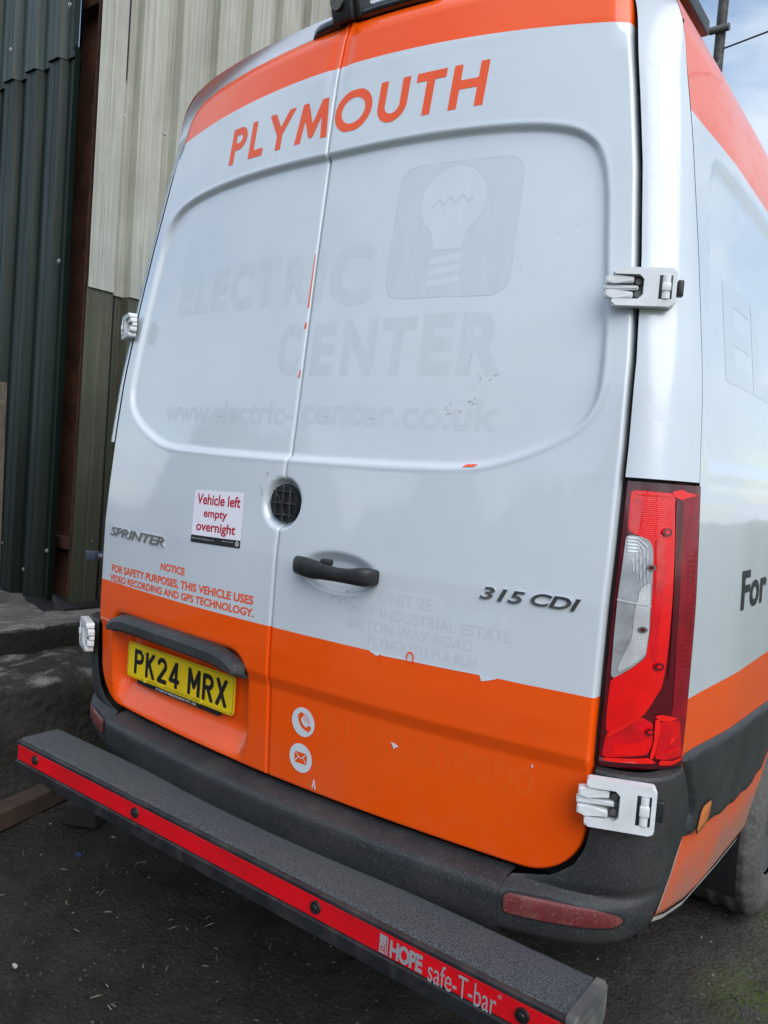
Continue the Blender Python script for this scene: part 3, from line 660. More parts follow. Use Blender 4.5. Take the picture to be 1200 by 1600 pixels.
# ------------------------------------------------------------------ door furniture
# round badge socket in the middle with a bare black lattice
bd = empty('badge_socket', (0, 0, 0), parent=van)
ring = shape_mesh('socket_plate', lambda U, V: np.sqrt(U ** 2 + ((V - 1.334) * 1.0) ** 2) - .050, (-.06, .06, 1.27, 1.40), .004, lambda U, V: (U, np.full_like(U, .0275), V), M_blackpl, bd)
bm = bmesh.new(); bm_cyl(bm, (0, .031, 1.334), (0, .018, 1.334), .0505, 40, .047); bmobj('socket_cup', bm, M_blackpl, bd)
bm = bmesh.new()
for dz in (-.03, 0, .03): h = math.sqrt(.046 ** 2 - dz * dz); bm_box(bm, (0, .0145, 1.334 + dz), (2 * h, .006, .0028), .0008)
for dx in (-.024, .002, .026): h = math.sqrt(.046 ** 2 - dx * dx); bm_box(bm, (dx, .0140, 1.334), (.0028, .006, 2 * h), .0008)
for a in (0.5, 2.4): bm_box(bm, (0, 0, 0), (.07, .005, .002), 0, mtx=Matrix.Translation((-.01, .0155, 1.334)) @ Matrix.Rotation(a + .6, 4, 'Y'))
bmobj('lattice', bm, simple('scuffed_black_plastic', (.03, .032, .036), .4, dust=((.2, .2, .2), 60, .4)), bd)
# pull handle
hd = empty('door_handle', (0, 0, 0), parent=van)
hp = [(.088, 1.188, .016, .012), (.098, 1.190, .022, .026), (.125, 1.189, .0235, .033), (.150, 1.187, .0235, .036), (.170, 1.186, .0225, .038), (.190, 1.185, .019, .039), (.230, 1.184, .0165, .040), (.265, 1.185, .0175, .039), (.295, 1.187, .021, .035), (.315, 1.188, .0225, .029), (.328, 1.188, .018, .014)]
P = []
for (hx, hz, hr, hy) in hp:
    yb = .008 + .03 * (hx - .2); ring_ = []
    for q in np.linspace(0, 2 * math.pi, 21): cx_, cz_ = math.cos(q), math.sin(q); ring_.append((hx, yb - hy + .016 * np.sign(cx_) * abs(cx_) ** .7, hz + hr * np.sign(cz_) * abs(cz_) ** .75))
    P.append(ring_)
for q in (0, -1): P.insert(0 if q == 0 else len(P), [tuple(np.mean(np.array(P[q]), axis=0))] * 21)
gridmesh('grip', np.array(P), M_blackpl, hd, flip=True)
bm = bmesh.new(); bm_cyl(bm, (.135, -.024, 1.188), (.135, -.032, 1.188), .012, 20); bmobj('lock_cap', bm, M_blackpl, hd); bm = bmesh.new(); bm_box(bm, (.185, -.012, 1.206), (.03, .02, .016), .005); bmobj('lock_cover', bm, M_blackpl, hd)
bm = bmesh.new(); bm_box(bm, (.108, .006, 1.186), (.035, .03, .03), .006); bmobj('handle_mount', bm, M_blackpl, hd); bm = bmesh.new(); bm_box(bm, (.312, .012, 1.187), (.03, .03, .028), .006); bmobj('handle_mount', bm, M_blackpl, hd)
# dark grip over the number plate
ns = 60; P = []
for i in range(ns + 1):
    q = -1 + 2 * i / ns; a = abs(q); xx = -.422 + q * .340 ; drop = .036 * max(0, (a - .62) / .38) ** 2.0; h = .050 - .018 * sm(.75, 1, a); wdt = sm(1.0, .93, a)
    ys_ = float(Ybase(xx, .95)); zt = .925 - drop + .006 * (1 - a * a)
    P.append([(xx, ys_ + .004, zt), (xx, ys_ - .004, zt), (xx, ys_ - .018 * wdt - .001, zt - .004), (xx, ys_ - .030 * wdt - .001, zt - .020), (xx, ys_ - .031 * wdt - .001, zt - h * .85), (xx, ys_ - .026 * wdt, zt - h), (xx, ys_ + .04, zt - h * .7)])
o = gridmesh('plate_grip', np.array(P), M_plastic, van, flip=False); o.data.set_sharp_from_angle(angle=math.radians(24)); tag(o, 'dark grey grip bar over the number plate')
# number plate
pl = empty('number_plate', (0, 0, 0), parent=van); tag(pl, 'yellow number plate reading PK24 MRX')
pc = Vector((-.4298, .0636, .7781)); pf = Matrix.Translation(pc) @ Matrix((Vector((math.cos(.0435), -math.sin(.0435), 0)), Vector((0, 0, 1)), Vector((-math.sin(.0435), -math.cos(.0435), 0)))).transposed().to_4x4()
bm = bmesh.new(); bm_prism(bm, round_poly([(-.26, -.0555), (.26, -.0555), (.26, .0555), (-.26, .0555)], .012, 4), -.005, 0, pf, .0008, 1); bmobj('plate_sheet', bm, M_yellow, pl, smooth=False)
bm = bmesh.new(); bm_prism(bm, round_poly([(-.21, -.072), (.20, -.072), (.20, -.03), (-.21, -.03)], .008, 4), -.009, -.0055, pf); bmobj('plate_surround', bm, M_blackpl, pl, smooth=False)
def pmap(off): return lambda U, V, w=0.: tuple((np.array(pf) @ np.stack([np.asarray(U, float), np.asarray(V, float), np.full(np.shape(U), off) + w, np.ones(np.shape(U))]))[:3])
# border
rr_ = round_poly([(-.256, -.0515), (.256, -.0515), (.256, .0515), (-.256, .0515)], .010, 4)
shape_mesh('plate_border', lambda U, V: np.abs(sdf_poly(U, V, rr_)) - .0008, (-.258, .258, -.054, .054), .0016, pmap(.0007), M_blackink, pl)
H, w_, k = .079, .050, .007      # glyph height, width, half stroke
G = {'P': [[(k, 0), (k, H - k), (.028, H - k)] , arc(.026, H - k - .0165, w_ - k - .026, .0165, 90, -90) + [(k, H - 2 * .0165 - k)]],
     'K': [[(k, 0), (k, H)], [(k, .034), (w_ - k, H)], [(.019, .045), (w_ - k + .001, 0)]],
     '2': [arc(w_ / 2, H - .024, w_ / 2 - k, .024 - k, 170, -30) + [(k + .001, k), (w_, k)]],
     '4': [[(.036, 0), (.036, H - .002), (k, .022), (w_ + .002, .022)]],
     'M': [[(k, 0), (k, H - .004), (.029, .026), (.051, H - .004), (.051, 0)]],
     'R': [[(k, 0), (k, H - k), (.026, H - k)], arc(.026, H - k - .0165, w_ - k - .026, .0165, 90, -90) + [(k, H - 2 * .0165 - k)], [(.026, .034), (w_ - k + .002, 0)]],
     'X': [[(k - .002, 0), (w_ - k + .002, H)], [(k - .002, H), (w_ - k + .002, 0)]]}
ux = -.222; wid = {'P': .05, 'K': .05, '2': .05, '4': .052, 'M': .058, 'R': .05, 'X': .05}
for ch in 'PK24 MRX':
    if ch == ' ': ux += .030; continue
    st = G[ch]
    def fn(U, V, st=st, ux=ux): 
        d = np.full(U.shape, 1e9)
        for s_ in st: d = np.minimum(d, sdf_stroke(U - ux, V + .040, s_, k))
        return np.maximum(d, np.maximum(-(V + .040), V + .040 - H))
    shape_mesh('plate_character', fn, (ux - .006, ux + wid[ch] + .008, -.042, .042), .0017, pmap(.0009), M_blackink, pl); ux += wid[ch] + .0105
text_mesh('plate_print', 'INTERCOUNTY COMMERCIALS LTD 0871 200', (-.06, .07, -.0485, -.0445), pmap(.0009), simple('olive_print', (.25, .2, .02), .5), pl)
text_mesh('plate_print', '50 YEARS OF MERCEDES-BENZ 1973 - 2023', (-.11, .09, -.0685, -.0615), pmap(-.0050), M_whiteink, pl, bold=.02)
M_cap2 = simple('yellow_screw_cap', (.75, .6, .05), .4)
for uu, vv in ((-.158, -.052), (.118, -.050), (-.17, .034)):
    bm = bmesh.new(); bm_cyl(bm, pf @ Vector((uu, vv, 0)), pf @ Vector((uu, vv, .005)), .0062 if vv < 0 else .004, 14, .0048); bmobj('plate_screw', bm, M_cap2, pl)
bm = bmesh.new()
for a, b in ((-.15, -.10), (.075, .11)):
    bm = bmesh.new(); bm_prism(bm, [(a, -.0482), (b, -.0482), (b, -.0472), (a, -.0472)], .0003, .0009, pf); bmobj('plate_rule', bm, M_blackink, pl, smooth=False)

# ------------------------------------------------------------------ lettering and marks on the doors
# PLYMOUTH, oblique geometric capitals
LH = .106; hw = .0108; sl = .045
GL = {'P': (.072, [[(hw, 0), (hw, LH)], [(hw, LH - hw), (.036, LH - hw)] + arc(.036, LH - hw - .0225, .024, .0225, 90, -90) + [(hw, LH - hw - .045)]]),
      'L': (.062, [[(hw, LH), (hw, 0)], [(hw, hw), (.062, hw)]]), 'Y': (.094, [[(0.004, LH + .004), (.047, .044), (.090, LH + .004)], [(.047, .05), (.047, 0)]]),
      'M': (.118, [[(hw, -.002), (.024, LH - .004), (.059, .018), (.094, LH - .004), (.118 - hw, -.002)]]),
      'O': (.118, [arc(.059, LH / 2, .059 - hw, LH / 2 - hw + .002, 0, 360, 48) + arc(.059, LH / 2, .059 - hw, LH / 2 - hw + .002, 0, 10, 2)]),
      'U': (.086, [[(hw, LH), (hw, .043)] + arc(.043, .043, .043 - hw, .043 - hw, 180, 360) + [(.086 - hw, LH)]]),
      'T': (.080, [[(0, LH - hw), (.080, LH - hw)], [(.040, LH), (.040, 0)]]), 'H': (.088, [[(hw, 0), (hw, LH)], [(.088 - hw, 0), (.088 - hw, LH)], [(hw, LH / 2 + .004), (.088 - hw, LH / 2 + .004)]])}
xs_ = {'P': -.413, 'L': -.335, 'Y': -.278, 'M': -.185, 'O': -.066 + .01, 'U': .083, 'T': .194, 'H': .296}
tot = sum(GL[c][0] for c in 'PLYMOUTH'); gap_ = (.849 - tot) / 7; cur = -.4125
for ch in 'PLYMOUTH':
    wch, st = GL[ch]; sc = 1.0
    def fn(U, V, st=st, cur=cur):
        vv = V - 2.289; uu = U - cur - vv * sl; d = np.full(U.shape, 1e9)
        for s_ in st: d = np.minimum(d, sdf_stroke(uu, vv, s_, hw))
        return np.maximum(np.maximum(d, np.maximum(-vv, vv - LH)), .0035 - np.abs(U)) 
    s_ = -1 if cur + wch / 2 < 0 else 1
    o = shape_mesh('letter', fn, (cur - .005, cur + wch + .03, 2.285, 2.40), .0026, on_door(.0007), M_red_o, dR if s_ > 0 else dL); cur += wch + gap_
def ghosts():
    def gt(s, x0, x1, z0, z1, m, off=.0003, bold=.02, shear=0, side=None):
        n = len(s); 
        return text_mesh('ghost_lettering', s, (x0, x1, z0, z1), lambda U, V, w: on_door(off)(U, V), m, van, bold=bold, shear=shear, sub=.012)
    # lamp bulb pictogram left as clean and dirty film
    sq = round_poly([(.232, 1.850), (.553, 1.846), (.553, 2.165), (.238, 2.172)], .05, 6)
    def bulb(U, V, g=0.): 
        cxx = .388; a = np.sqrt((U - cxx) ** 2 + (V - 2.075) ** 2) - .084; b = sdf_poly(U, V, [(cxx - .052, 2.035), (cxx + .052, 2.035), (cxx + .036, 1.96), (cxx - .036, 1.96)]); return np.minimum(a, b)
    def bars(U, V):
        d = np.full(U.shape, 1e9)
        for i in range(3): zc = 1.938 - i * .026; d = np.minimum(d, sdf_stroke(U, V, [(.352, zc - .004), (.424, zc + .004)], .0075, butt=False))
        return d
    zig = [(.335, 2.062), (.352, 2.082), (.364, 2.066), (.38, 2.086), (.394, 2.068), (.41, 2.088), (.428, 2.07), (.441, 2.079)]
    shape_mesh('ghost_emblem', lambda U, V: np.maximum(np.maximum(sdf_poly(U, V, sq), -bulb(U, V)), -bars(U, V)), (.225, .56, 1.84, 2.18), .0045, on_door(.0002), M_ghost, van)
    shape_mesh('ghost_emblem', bulb, (.29, .49, 1.94, 2.17), .0045, on_door(.0002), M_clean2, van)
    shape_mesh('ghost_emblem', bars, (.335, .44, 1.87, 1.96), .003, on_door(.0002), M_clean2, van)
    shape_mesh('ghost_emblem', lambda U, V: sdf_stroke(U, V, zig, .0022), (.325, .45, 2.05, 2.10), .0025, on_door(.0004), M_ghostdirt, van)
    shape_mesh('ghost_outline', lambda U, V: np.abs(sdf_poly(U, V, sq)) - .0009, (.225, .56, 1.84, 2.18), .0022, on_door(.0004), M_ghostdirt, van)
    shape_mesh('ghost_outline', lambda U, V: np.abs(bulb(U, V)) - .0008, (.29, .49, 1.94, 2.17), .0022, on_door(.0004), M_ghostdirt, van)
    big = [('E', -.585, -.515, 1.86, 1.985), ('L', -.500, -.435, 1.86, 1.985), ('E', -.415, -.345, 1.86, 1.985), ('C', -.330, -.235, 1.855, 1.99), ('T', -.220, -.130, 1.86, 1.99), ('R', -.105, -.015, 1.855, 1.99), ('I', .010, .034, 1.855, 1.995), ('C', .055, .190, 1.84, 2.00)]
    big += [('C', -.095, -.02, 1.665, 1.805), ('E', .025, .10, 1.665, 1.80), ('N', .125, .225, 1.665, 1.805), ('T', .24, .335, 1.665, 1.805), ('E', .355, .435, 1.665, 1.81), ('R', .455, .565, 1.665, 1.81)]
    for i, (c, a, b, z0, z1) in enumerate(big):
        gt(c, a, b, z0, z1, M_ghost, .0002, .042)
    gt('www.electric-', -.575, -.012, 1.535, 1.600, M_ghost, .0002, .03); gt('center.co.uk', .015, .575, 1.540, 1.612, M_ghost, .0002, .03)
    for s, a, b, z0, z1 in (('UNIT 2E', .335, .475, 1.130, 1.158), ('WAY INDUSTRIAL ESTATE', .245, .665, 1.092, 1.118), ('MILTON WAY ROAD', .25, .58, 1.058, 1.084), ('PLYMOUTH PL6 8LH', .31, .59, 1.026, 1.050)):
        gt(s, a, b, z0, z1, M_ghost, .0004, .02)
    # rectangles of cleaner paint where old film came off
    for q in ([(.345, 1.168), (.50, 1.166), (.50, 1.150), (.655, 1.150), (.66, 1.075), (.60, 1.072), (.605, 1.035), (.54, 1.034), (.54, 1.020), (.30, 1.020), (.30, 1.10), (.345, 1.105)],):
        shape_mesh('clean_patch', lambda U, V: sdf_poly(U, V, q) + .003 * np.sin(U * 190) * np.sin(V * 230), (.24, .70, 1.016, 1.2), .004, on_door(.00015), M_clean2, van)
    # torn edge of the orange film
    q = [(.600, 1.0145), (.606, 1.0005), (.618, 1.004), (.640, 1.012), (.641, 1.0145)]; shape_mesh('torn_film', lambda U, V: sdf_poly(U, V, q), (.595, .645, .995, 1.018), .0016, on_door(.0008), M_clean, van)
    q = [(.318, 1.0115), (.330, 1.0085), (.336, 1.005), (.352, 1.008), (.42, 1.0100), (.60, 1.0125), (.60, 1.0145), (.318, 1.0145)]; shape_mesh('torn_film', lambda U, V: sdf_poly(U, V, q), (.31, .605, .999, 1.018), .0022, on_door(.0008), M_clean, van)
    ring = arc(.430, 1.019, .0085, .012, -70, 200, 16); shape_mesh('film_curl', lambda U, V: sdf_stroke(U, V, ring, .0018, False), (.41, .45, 1.0, 1.04), .0012, lambda U, V: (U, Ydoor(U, V, 1) - .004, V), M_ochr, van)
    q = [(.347, 1.011), (.352, 1.011), (.356, .990), (.351, .994)]; shape_mesh('film_curl', lambda U, V: sdf_poly(U, V, q), (.34, .36, .985, 1.015), .001, lambda U, V: (U, Ydoor(U, V, 1) - .003, V), M_ochr, van)
    # chips in the orange
    for q in ([(.386, .808), (.392, .799), (.394, .793), (.401, .799), (.408, .802), (.398, .807)], [(.727, .838), (.730, .838), (.730, .845), (.727, .845)]):
        xs2 = [a for a, b in q]; zs2 = [b for a, b in q]; shape_mesh('paint_chip', lambda U, V: sdf_poly(U, V, q), (min(xs2) - .002, max(xs2) + .002, min(zs2) - .002, max(zs2) + .002), .001, on_door(.0009), M_clean, van)
    shape_mesh('paint_chip', lambda U, V: sdf_stroke(U, V, [(.158, .628), (.163, .650), (.168, .627)], .0018), (.15, .175, .625, .655), .001, on_door(.0009), M_clean, van)
    # slivers of orange left beside the door seam
    for x0, x1, z0, z1 in ((-.010, -.0045, 1.842, 1.985), (-.013, -.0045, 1.788, 1.806), (-.011, -.0045, 1.660, 1.682)):
        q = [(x0, z0), (x1, z0 + .002), (x1, z1), (x0 + .003, z1 - .003)]; shape_mesh('orange_sliver', lambda U, V: sdf_poly(U, V, q), (x0 - .002, x1 + .001, z0 - .002, z1 + .002), .0016, on_door(.0012, -1), M_red_o, van)
    q = [(.508, 1.4585), (.539, 1.4620), (.543, 1.4675), (.514, 1.4665)]; shape_mesh('orange_sliver', lambda U, V: sdf_poly(U, V, q), (.505, .546, 1.455, 1.470), .0016, on_door(.0014, 1), M_red_o, van)
    # faint phone number on the orange
    gt('01752 604800', .19, .735, .770, .838, M_ghosto, .0003, .02)
    # dried scuffs near the word
    for cx_, cz_, nn in ((.50, 1.60, 8), (.45, 1.585, 5), (.53, 1.66, 4), (.52, 1.63, 4), (.25, 1.125, 8), (.20, 1.122, 6), (-.06, 1.40, 8), (-.09, 1.36, 7)):
        for _ in range(nn):
            a, b = cx_ + random.gauss(0, .014), cz_ + random.gauss(0, .010); L = random.uniform(.002, .009); an = random.uniform(.3, 1.5)
            q = [(a, b), (a + L * math.cos(an), b + L * math.sin(an)), (a + L * math.cos(an) + .0012, b + L * math.sin(an) - .0008), (a + .0014, b - .0012)]
            P_ = np.array(q); r = on_door(.0014)(P_[:, 0], P_[:, 1]); scuffV.extend(np.stack(r, 1)); n_ = len(scuffV); scuffF.append([n_ - 4, n_ - 3, n_ - 2, n_ - 1][::-1])
scuffV, scuffF = [], []
ghosts()
o = pymesh('scuff_mark', scuffV, scuffF, simple('brown_scuff', (.46, .42, .38), .7, var=.3), van, False); tag(o, 'small brown scuffs', kind='stuff')
# notice text
def dtext(s, x0, x1, z0, z1, m, parent, bold=.012, shear=0, off=.0007, name='lettering', depth=0, bevel=0, space=1., rise=0.):
    def mp(U, V, w): r = on_door(off)(U, V + rise * (U - x0)); return (r[0], r[1] - w, r[2])
    return text_mesh(name, s, (x0, x1, z0, z1), mp, m, parent, bold=bold, shear=shear, depth=depth, bevel=bevel, space=space)
dtext('NOTICE', -.487, -.366, 1.093, 1.115, M_red_o, dL, .03)
dtext('FOR SAFETY PURPOSES, THIS VEHICLE USES', -.776, -.069, 1.0425, 1.070, M_red_o, dL, .03, rise=.017)
dtext('VIDEO RECORDING AND GPS TECHNOLOGY.', -.785, -.064, 1.0155, 1.0375, M_red_o, dL, .03, rise=.015)
# sticker
st = [(-.353, 1.342), (-.143, 1.349), (-.134, 1.200), (-.346, 1.194)]
shape_mesh('sticker', lambda U, V: sdf_poly(U, V, st), (-.36, -.13, 1.19, 1.355), .004, on_door(.0006), M_sticker, dL)
sb = [(-.3475, 1.2145), (-.1350, 1.2205), (-.134, 1.200), (-.346, 1.194)]
shape_mesh('sticker_band', lambda U, V: sdf_poly(U, V, sb), (-.36, -.13, 1.19, 1.225), .003, on_door(.0012), M_blackink, dL)
dtext('Vehicle left', -.338, -.152, 1.303, 1.333, M_magenta, dL, .022, off=.0012, rise=.02)
dtext('empty', -.302, -.200, 1.262, 1.289, M_magenta, dL, .022, off=.0012, rise=.02)
dtext('overnight', -.328, -.160, 1.221, 1.256, M_magenta, dL, .022, off=.0012, rise=.02)
dtext('0333 123 123 • livery team • uk', -.342, -.245, 1.2035, 1.2075, M_whiteink, dL, .01, off=.0018, rise=.025)
dtext('the livery people', -.208, -.162, 1.2095, 1.2130, M_whiteink, dL, .01, off=.0018, rise=.025)
shape_mesh('sticker_emblem', lambda U, V: np.minimum(np.abs(np.hypot(U + .147, V - 1.2105) - .0055) - .0012, np.maximum(np.hypot(U + .147, V - 1.2105) - .005, np.abs(V - 1.2105) - .0009)), (-.156, -.138, 1.203, 1.219), .0009, on_door(.0018), M_whiteink, dL)
# chrome badges
dtext('SPRINTER', -.797, -.474, 1.163, 1.192, M_chrome, dL, .010, shear=.28, off=.0022, name='badge_lettering', depth=.035, bevel=.012)
dtext('315', .586, .688, 1.179, 1.207, M_chrome, dR, .016, shear=.28, off=.0022, name='badge_lettering', depth=.035, bevel=.012)
dtext('CDI', .700, .804, 1.182, 1.209, M_chrome, dR, .016, shear=.28, off=.0022, name='badge_lettering', depth=.035, bevel=.012)
# phone and mail roundels
for (cx_, cz_, kind) in ((.121, .7895, 'p'), (.1165, .6945, 'm')):
    R0 = .0375; disc = lambda U, V: np.hypot(U - cx_, V - cz_) - R0
    if kind == 'p':
        rec = arc(cx_ + .014, cz_ + .010, .026, .026, 175, 275, 12)
        def cut(U, V):
            d = sdf_stroke(U, V, rec, .0045, False); d = np.minimum(d, sdf_stroke(U, V, [rec[0], (rec[0][0] + .006, rec[0][1] + .006)], .0062, False)); d = np.minimum(d, sdf_stroke(U, V, [rec[-1], (rec[-1][0] + .004, rec[-1][1] + .005)], .0062, False))
            for r in (.008, .0145, .021): d = np.minimum(d, sdf_stroke(U, V, arc(cx_ - .001, cz_ + .001, r, r, -5, 95, 8), .0012))
            return d
    else:
        def cut(U, V):
            a = np.maximum(np.abs(U - cx_) - .021, np.abs(V - cz_) - .0145)
            f = np.minimum.reduce([sdf_stroke(U, V, q, .0011) for q in ([(cx_ - .022, cz_ + .015), (cx_, cz_ - .002), (cx_ + .022, cz_ + .015)], [(cx_ - .022, cz_ - .015), (cx_ - .007, cz_ + .003)], [(cx_ + .022, cz_ - .015), (cx_ + .007, cz_ + .003)])])
            return np.maximum(a, -f)
    shape_mesh('roundel', lambda U, V: np.maximum(disc(U, V), -cut(U, V)), (cx_ - .04, cx_ + .04, cz_ - .04, cz_ + .04), .0014, on_door(.0008), M_clean, dR)

# ------------------------------------------------------------------ hinges
def hinge(side, kind, p0, yaw, wd, ht, zc):
    """u runs from the door outwards round the corner, v up, w away from the body"""
    hg = empty('hinge', (0, 0, 0), parent=van); tag(hg, '%s white cast hinge on the %s corner' % (kind, 'right' if side > 0 else 'left'))
    c, s_ = math.cos(yaw), math.sin(yaw)
    fr = Matrix.Translation((p0[0], p0[1], zc)) @ Matrix((Vector((c, s_, 0)), Vector((0, 0, 1)), Vector((s_, -c, 0)))).transposed().to_4x4()
    if side < 0: fr = Matrix.Scale(-1, 4, (1, 0, 0)) @ fr
    h = ht / 2; W_ = wd
    B = lambda a, b, z0, z1, w0, w1, bev=.004: bm_box(bm, ((a + b) / 2, (z0 + z1) / 2, (w0 + w1) / 2), (b - a, z1 - z0, w1 - w0), min(bev, (b - a) * .4, (z1 - z0) * .4, (w1 - w0) * .4), 3, fr)
    bm = bmesh.new(); po_ = round_poly([(.09 * W_, h), (.93 * W_, h), (.93 * W_, -h), (.09 * W_, -h), (.09 * W_, -h * .64), (.50 * W_, -h * .64), (.50 * W_, h * .64), (.09 * W_, h * .64)], [.008, .010, .010, .008, .003, .009, .009, .003], 5)
    bm_prism(bm, po_, .0, .025, fr, .0028, 3); bmobj('hinge_leaf', bm, M_hinge, hg)
    for pts_ in ([(-.005, .18), (-.005, .54), (.10, .60), (.37, .54), (.37, .26), (.12, .18)], [(-.02, -.14), (-.02, .14), (.44, .11), (.44, -.11)], [(-.005, -.18), (.12, -.18), (.37, -.26), (.37, -.54), (.10, -.60), (-.005, -.54)]):
        bm = bmesh.new(); bm_prism(bm, round_poly([(a * W_, b * h) for a, b in pts_[::-1]], .003, 3), .001, .021 if abs(pts_[0][1]) > .15 else .016, fr, .003, 3); bmobj('hinge_arm', bm, M_hinge, hg)
    bm = bmesh.new(); B(.70 * W_, .875 * W_, -h * .62, h * .62, .019, .0256, .001); bmobj('hinge_slot_shade', bm, M_blackpl, hg)  # dark block, slightly proud of the leaf, stands in for a shaded slot
    bm = bmesh.new(); bm_cyl(bm, fr @ Vector((.795 * W_, -h * .60, .017)), fr @ Vector((.795 * W_, h * .60, .017)), .0115, 22); bmobj('hinge_pin', bm, M_hinge, hg)
    bm = bmesh.new(); B(.735 * W_, .855 * W_, -h * .22, h * .22, .016, .0300, .002); bmobj('hinge_pin_sleeve', bm, M_hinge, hg)
    bm = bmesh.new(); B(.20 * W_, .90 * W_, -h * .66, h * .66, -.004, .004, .001); bmobj('hinge_backing', bm, M_pin, hg)
    for q in (-.34, .34): bm = bmesh.new(); bm_cyl(bm, fr @ Vector((.44 * W_, h * q, .003)), fr @ Vector((.44 * W_, h * q, .013)), .0070, 8); bmobj('hinge_bolt', bm, M_pin, hg)
    bm = bmesh.new(); B(.945 * W_, 1.03 * W_, -h * .42, h * .44, .004, .020, .003); bmobj('hinge_stop', bm, M_blackpl, hg)
for side in (1, -1):
    hinge(side, 'lower', (.838, .050), math.radians(24), .158, .096, .815)
    hinge(side, 'upper', (.778, .100), math.radians(25), .146, .076, 1.842)
# ------------------------------------------------------------------ step bar
sbar = empty('step_bar', (0, 0, 0), parent=van); tag(sbar, 'black rear step with red reflective strip')
x0, x1, yf, yb, zt = -.940, .945, -.140, .004, .499
def extr(name, sec, xa, xb, m, n=40, parent=sbar, wob=0):
    bm = bmesh.new(); secs = []
    xsn = np.linspace(xa, xb, n); rows = np.array([[(x, a, b) for a, b in sec + [sec[0]]] for x in xsn]); V = rows[:, :-1].reshape(-1, 3); k_ = len(sec); F = []
    for i in range(n - 1):
        for j in range(k_): F.append((i * k_ + j, i * k_ + (j + 1) % k_, (i + 1) * k_ + (j + 1) % k_, (i + 1) * k_ + j))
    F.append(tuple(range(k_))[::-1]); F.append(tuple((n - 1) * k_ + j for j in range(k_)))
    o = pymesh(name, V, F, m, parent); bm2 = bmesh.new(); bm2.from_mesh(o.data); bmesh.ops.recalc_face_normals(bm2, faces=bm2.faces); bm2.to_mesh(o.data); bm2.free(); o.data.set_sharp_from_angle(angle=math.radians(35)); return o
M_grit, t, p = mat('grit_tread'); v = t.coord(); n1 = t.noise(v, 330, 3, .8); n2 = t.noise(v, 2.5, 5, .6)
b = t.mix(t.ramp(n1, .4, .62), (.020, .023, .027), (.14, .15, .16)); b = t.mix(t.ramp(t.noise(v, 520, 2, .7), .66, .72), b, (.42, .42, .40)); xx_, _, _ = t.sep(v); b = t.mix(t.math('MULTIPLY', t.ramp(n2, .45, .7), t.ramp(xx_, .0, .9, .15, .5)), b, (.15, .135, .115))
pset(t, p, base=b, rough=.85, normal=t.bump(n1, 1., .004), spec=.3)
M_stepblk = simple('scuffed_black_step', (.014, .016, .019), .38, bumps=(400, .2), dust=((.10, .085, .07), 14, .45))
M_redstrip, t, p = mat('red_reflective_strip'); v = t.coord(); h = t.voro(v, 330); n = t.noise(v, 7, 4)
pset(t, p, base=t.mix(t.ramp(n, .4, .65), (.85, .004, .012), (.70, .004, .012)), rough=.4, coat=.3, coatr=.08, normal=t.bump(h, .15, .001))
extr('step_frame', [(yb, .435), (yb, .488), (yb - .006, .494), (yf + .008, .494), (yf, .490), (yf - .001, .484), (yf + .004, .480), (yf + .005, .432), (yf - .004, .428), (yf - .006, .400), (yf + .002, .394), (yf + .05, .394), (yf + .05, .43)], x0, x1 - .016, M_stepblk)
# gritty tread with slightly wavy front edge
nx_ = 160; P = []
for i in range(nx_):
    q = i / (nx_ - 1); xx = x0 + .006 + q * (x1 - .022 - x0); wv = .0018 * math.sin(q * 60) * math.sin(q * 23)
    P.append([(xx, yb - .002, .492), (xx, yb - .004, .4985), (xx, yb - .012, .500), (xx, -.07, .4995), (xx, yf + .020 + wv, .4995), (xx, yf + .014 + wv, .498), (xx, yf + .010, .4938)])
o = gridmesh('step_tread', np.array(P), M_grit, sbar, flip=True)
bm = bmesh.new(); bm_box(bm, ((x0 + x1) / 2 - .008, yf + .003, .4565), (x1 - x0 - .030, .004, .047), .0008, 1); bmobj('reflective_strip', bm, M_redstrip, sbar, smooth=False)
M_cap = simple('dusty_grey_cap', (.085, .085, .082), .6, dust=((.26, .24, .2), 12, .6), bumps=(100, .3))
for xa, m_ in ((x1 - .008, M_cap),):
    bm = bmesh.new(); fr = Matrix(((0, 0, 1, xa - .010), (1, 0, 0, 0), (0, 1, 0, 0), (0, 0, 0, 1)))
    bm_prism(bm, round_poly([(yf - .008, .394), (yb + .004, .420), (yb + .004, .503), (yf - .004, .503)], .012, 4), 0, .020, fr, .004, 3)
    bm_prism(bm, round_poly([(yf + .012, .412), (yb - .014, .434), (yb - .014, .486), (yf + .014, .486)], .008, 4), .0195, .0225, fr, .001, 1); o = bmobj('end_cap', bm, m_, sbar); tag(o, 'grey end cap')
for bx in (-.829, -.322, .335, .844):
    bm = bmesh.new(); bm_cyl(bm, (bx, yf + .002, .459), (bx, yf - .0045, .459), .0150, 28, .0135); bm_cyl(bm, (bx, yf - .004, .459), (bx, yf - .0062, .459), .007, 20, .005); bmobj('strip_button', bm, M_blackpl, sbar)
M_silver = simple('silver_print', (.48, .47, .50), .4, metal=.3, var=.05)
smap = lambda U, V, w=0.: (np.asarray(U, float), np.full(np.shape(U), yf - .0004), np.asarray(V, float))
text_mesh('lettering', 'HOPE', (.541, .622, .436, .474), smap, M_silver, sbar, bold=.045, space=.9); text_mesh('lettering', 'safe-T-bar', (.636, .790, .430, .475), smap, M_silver, sbar, bold=.0)
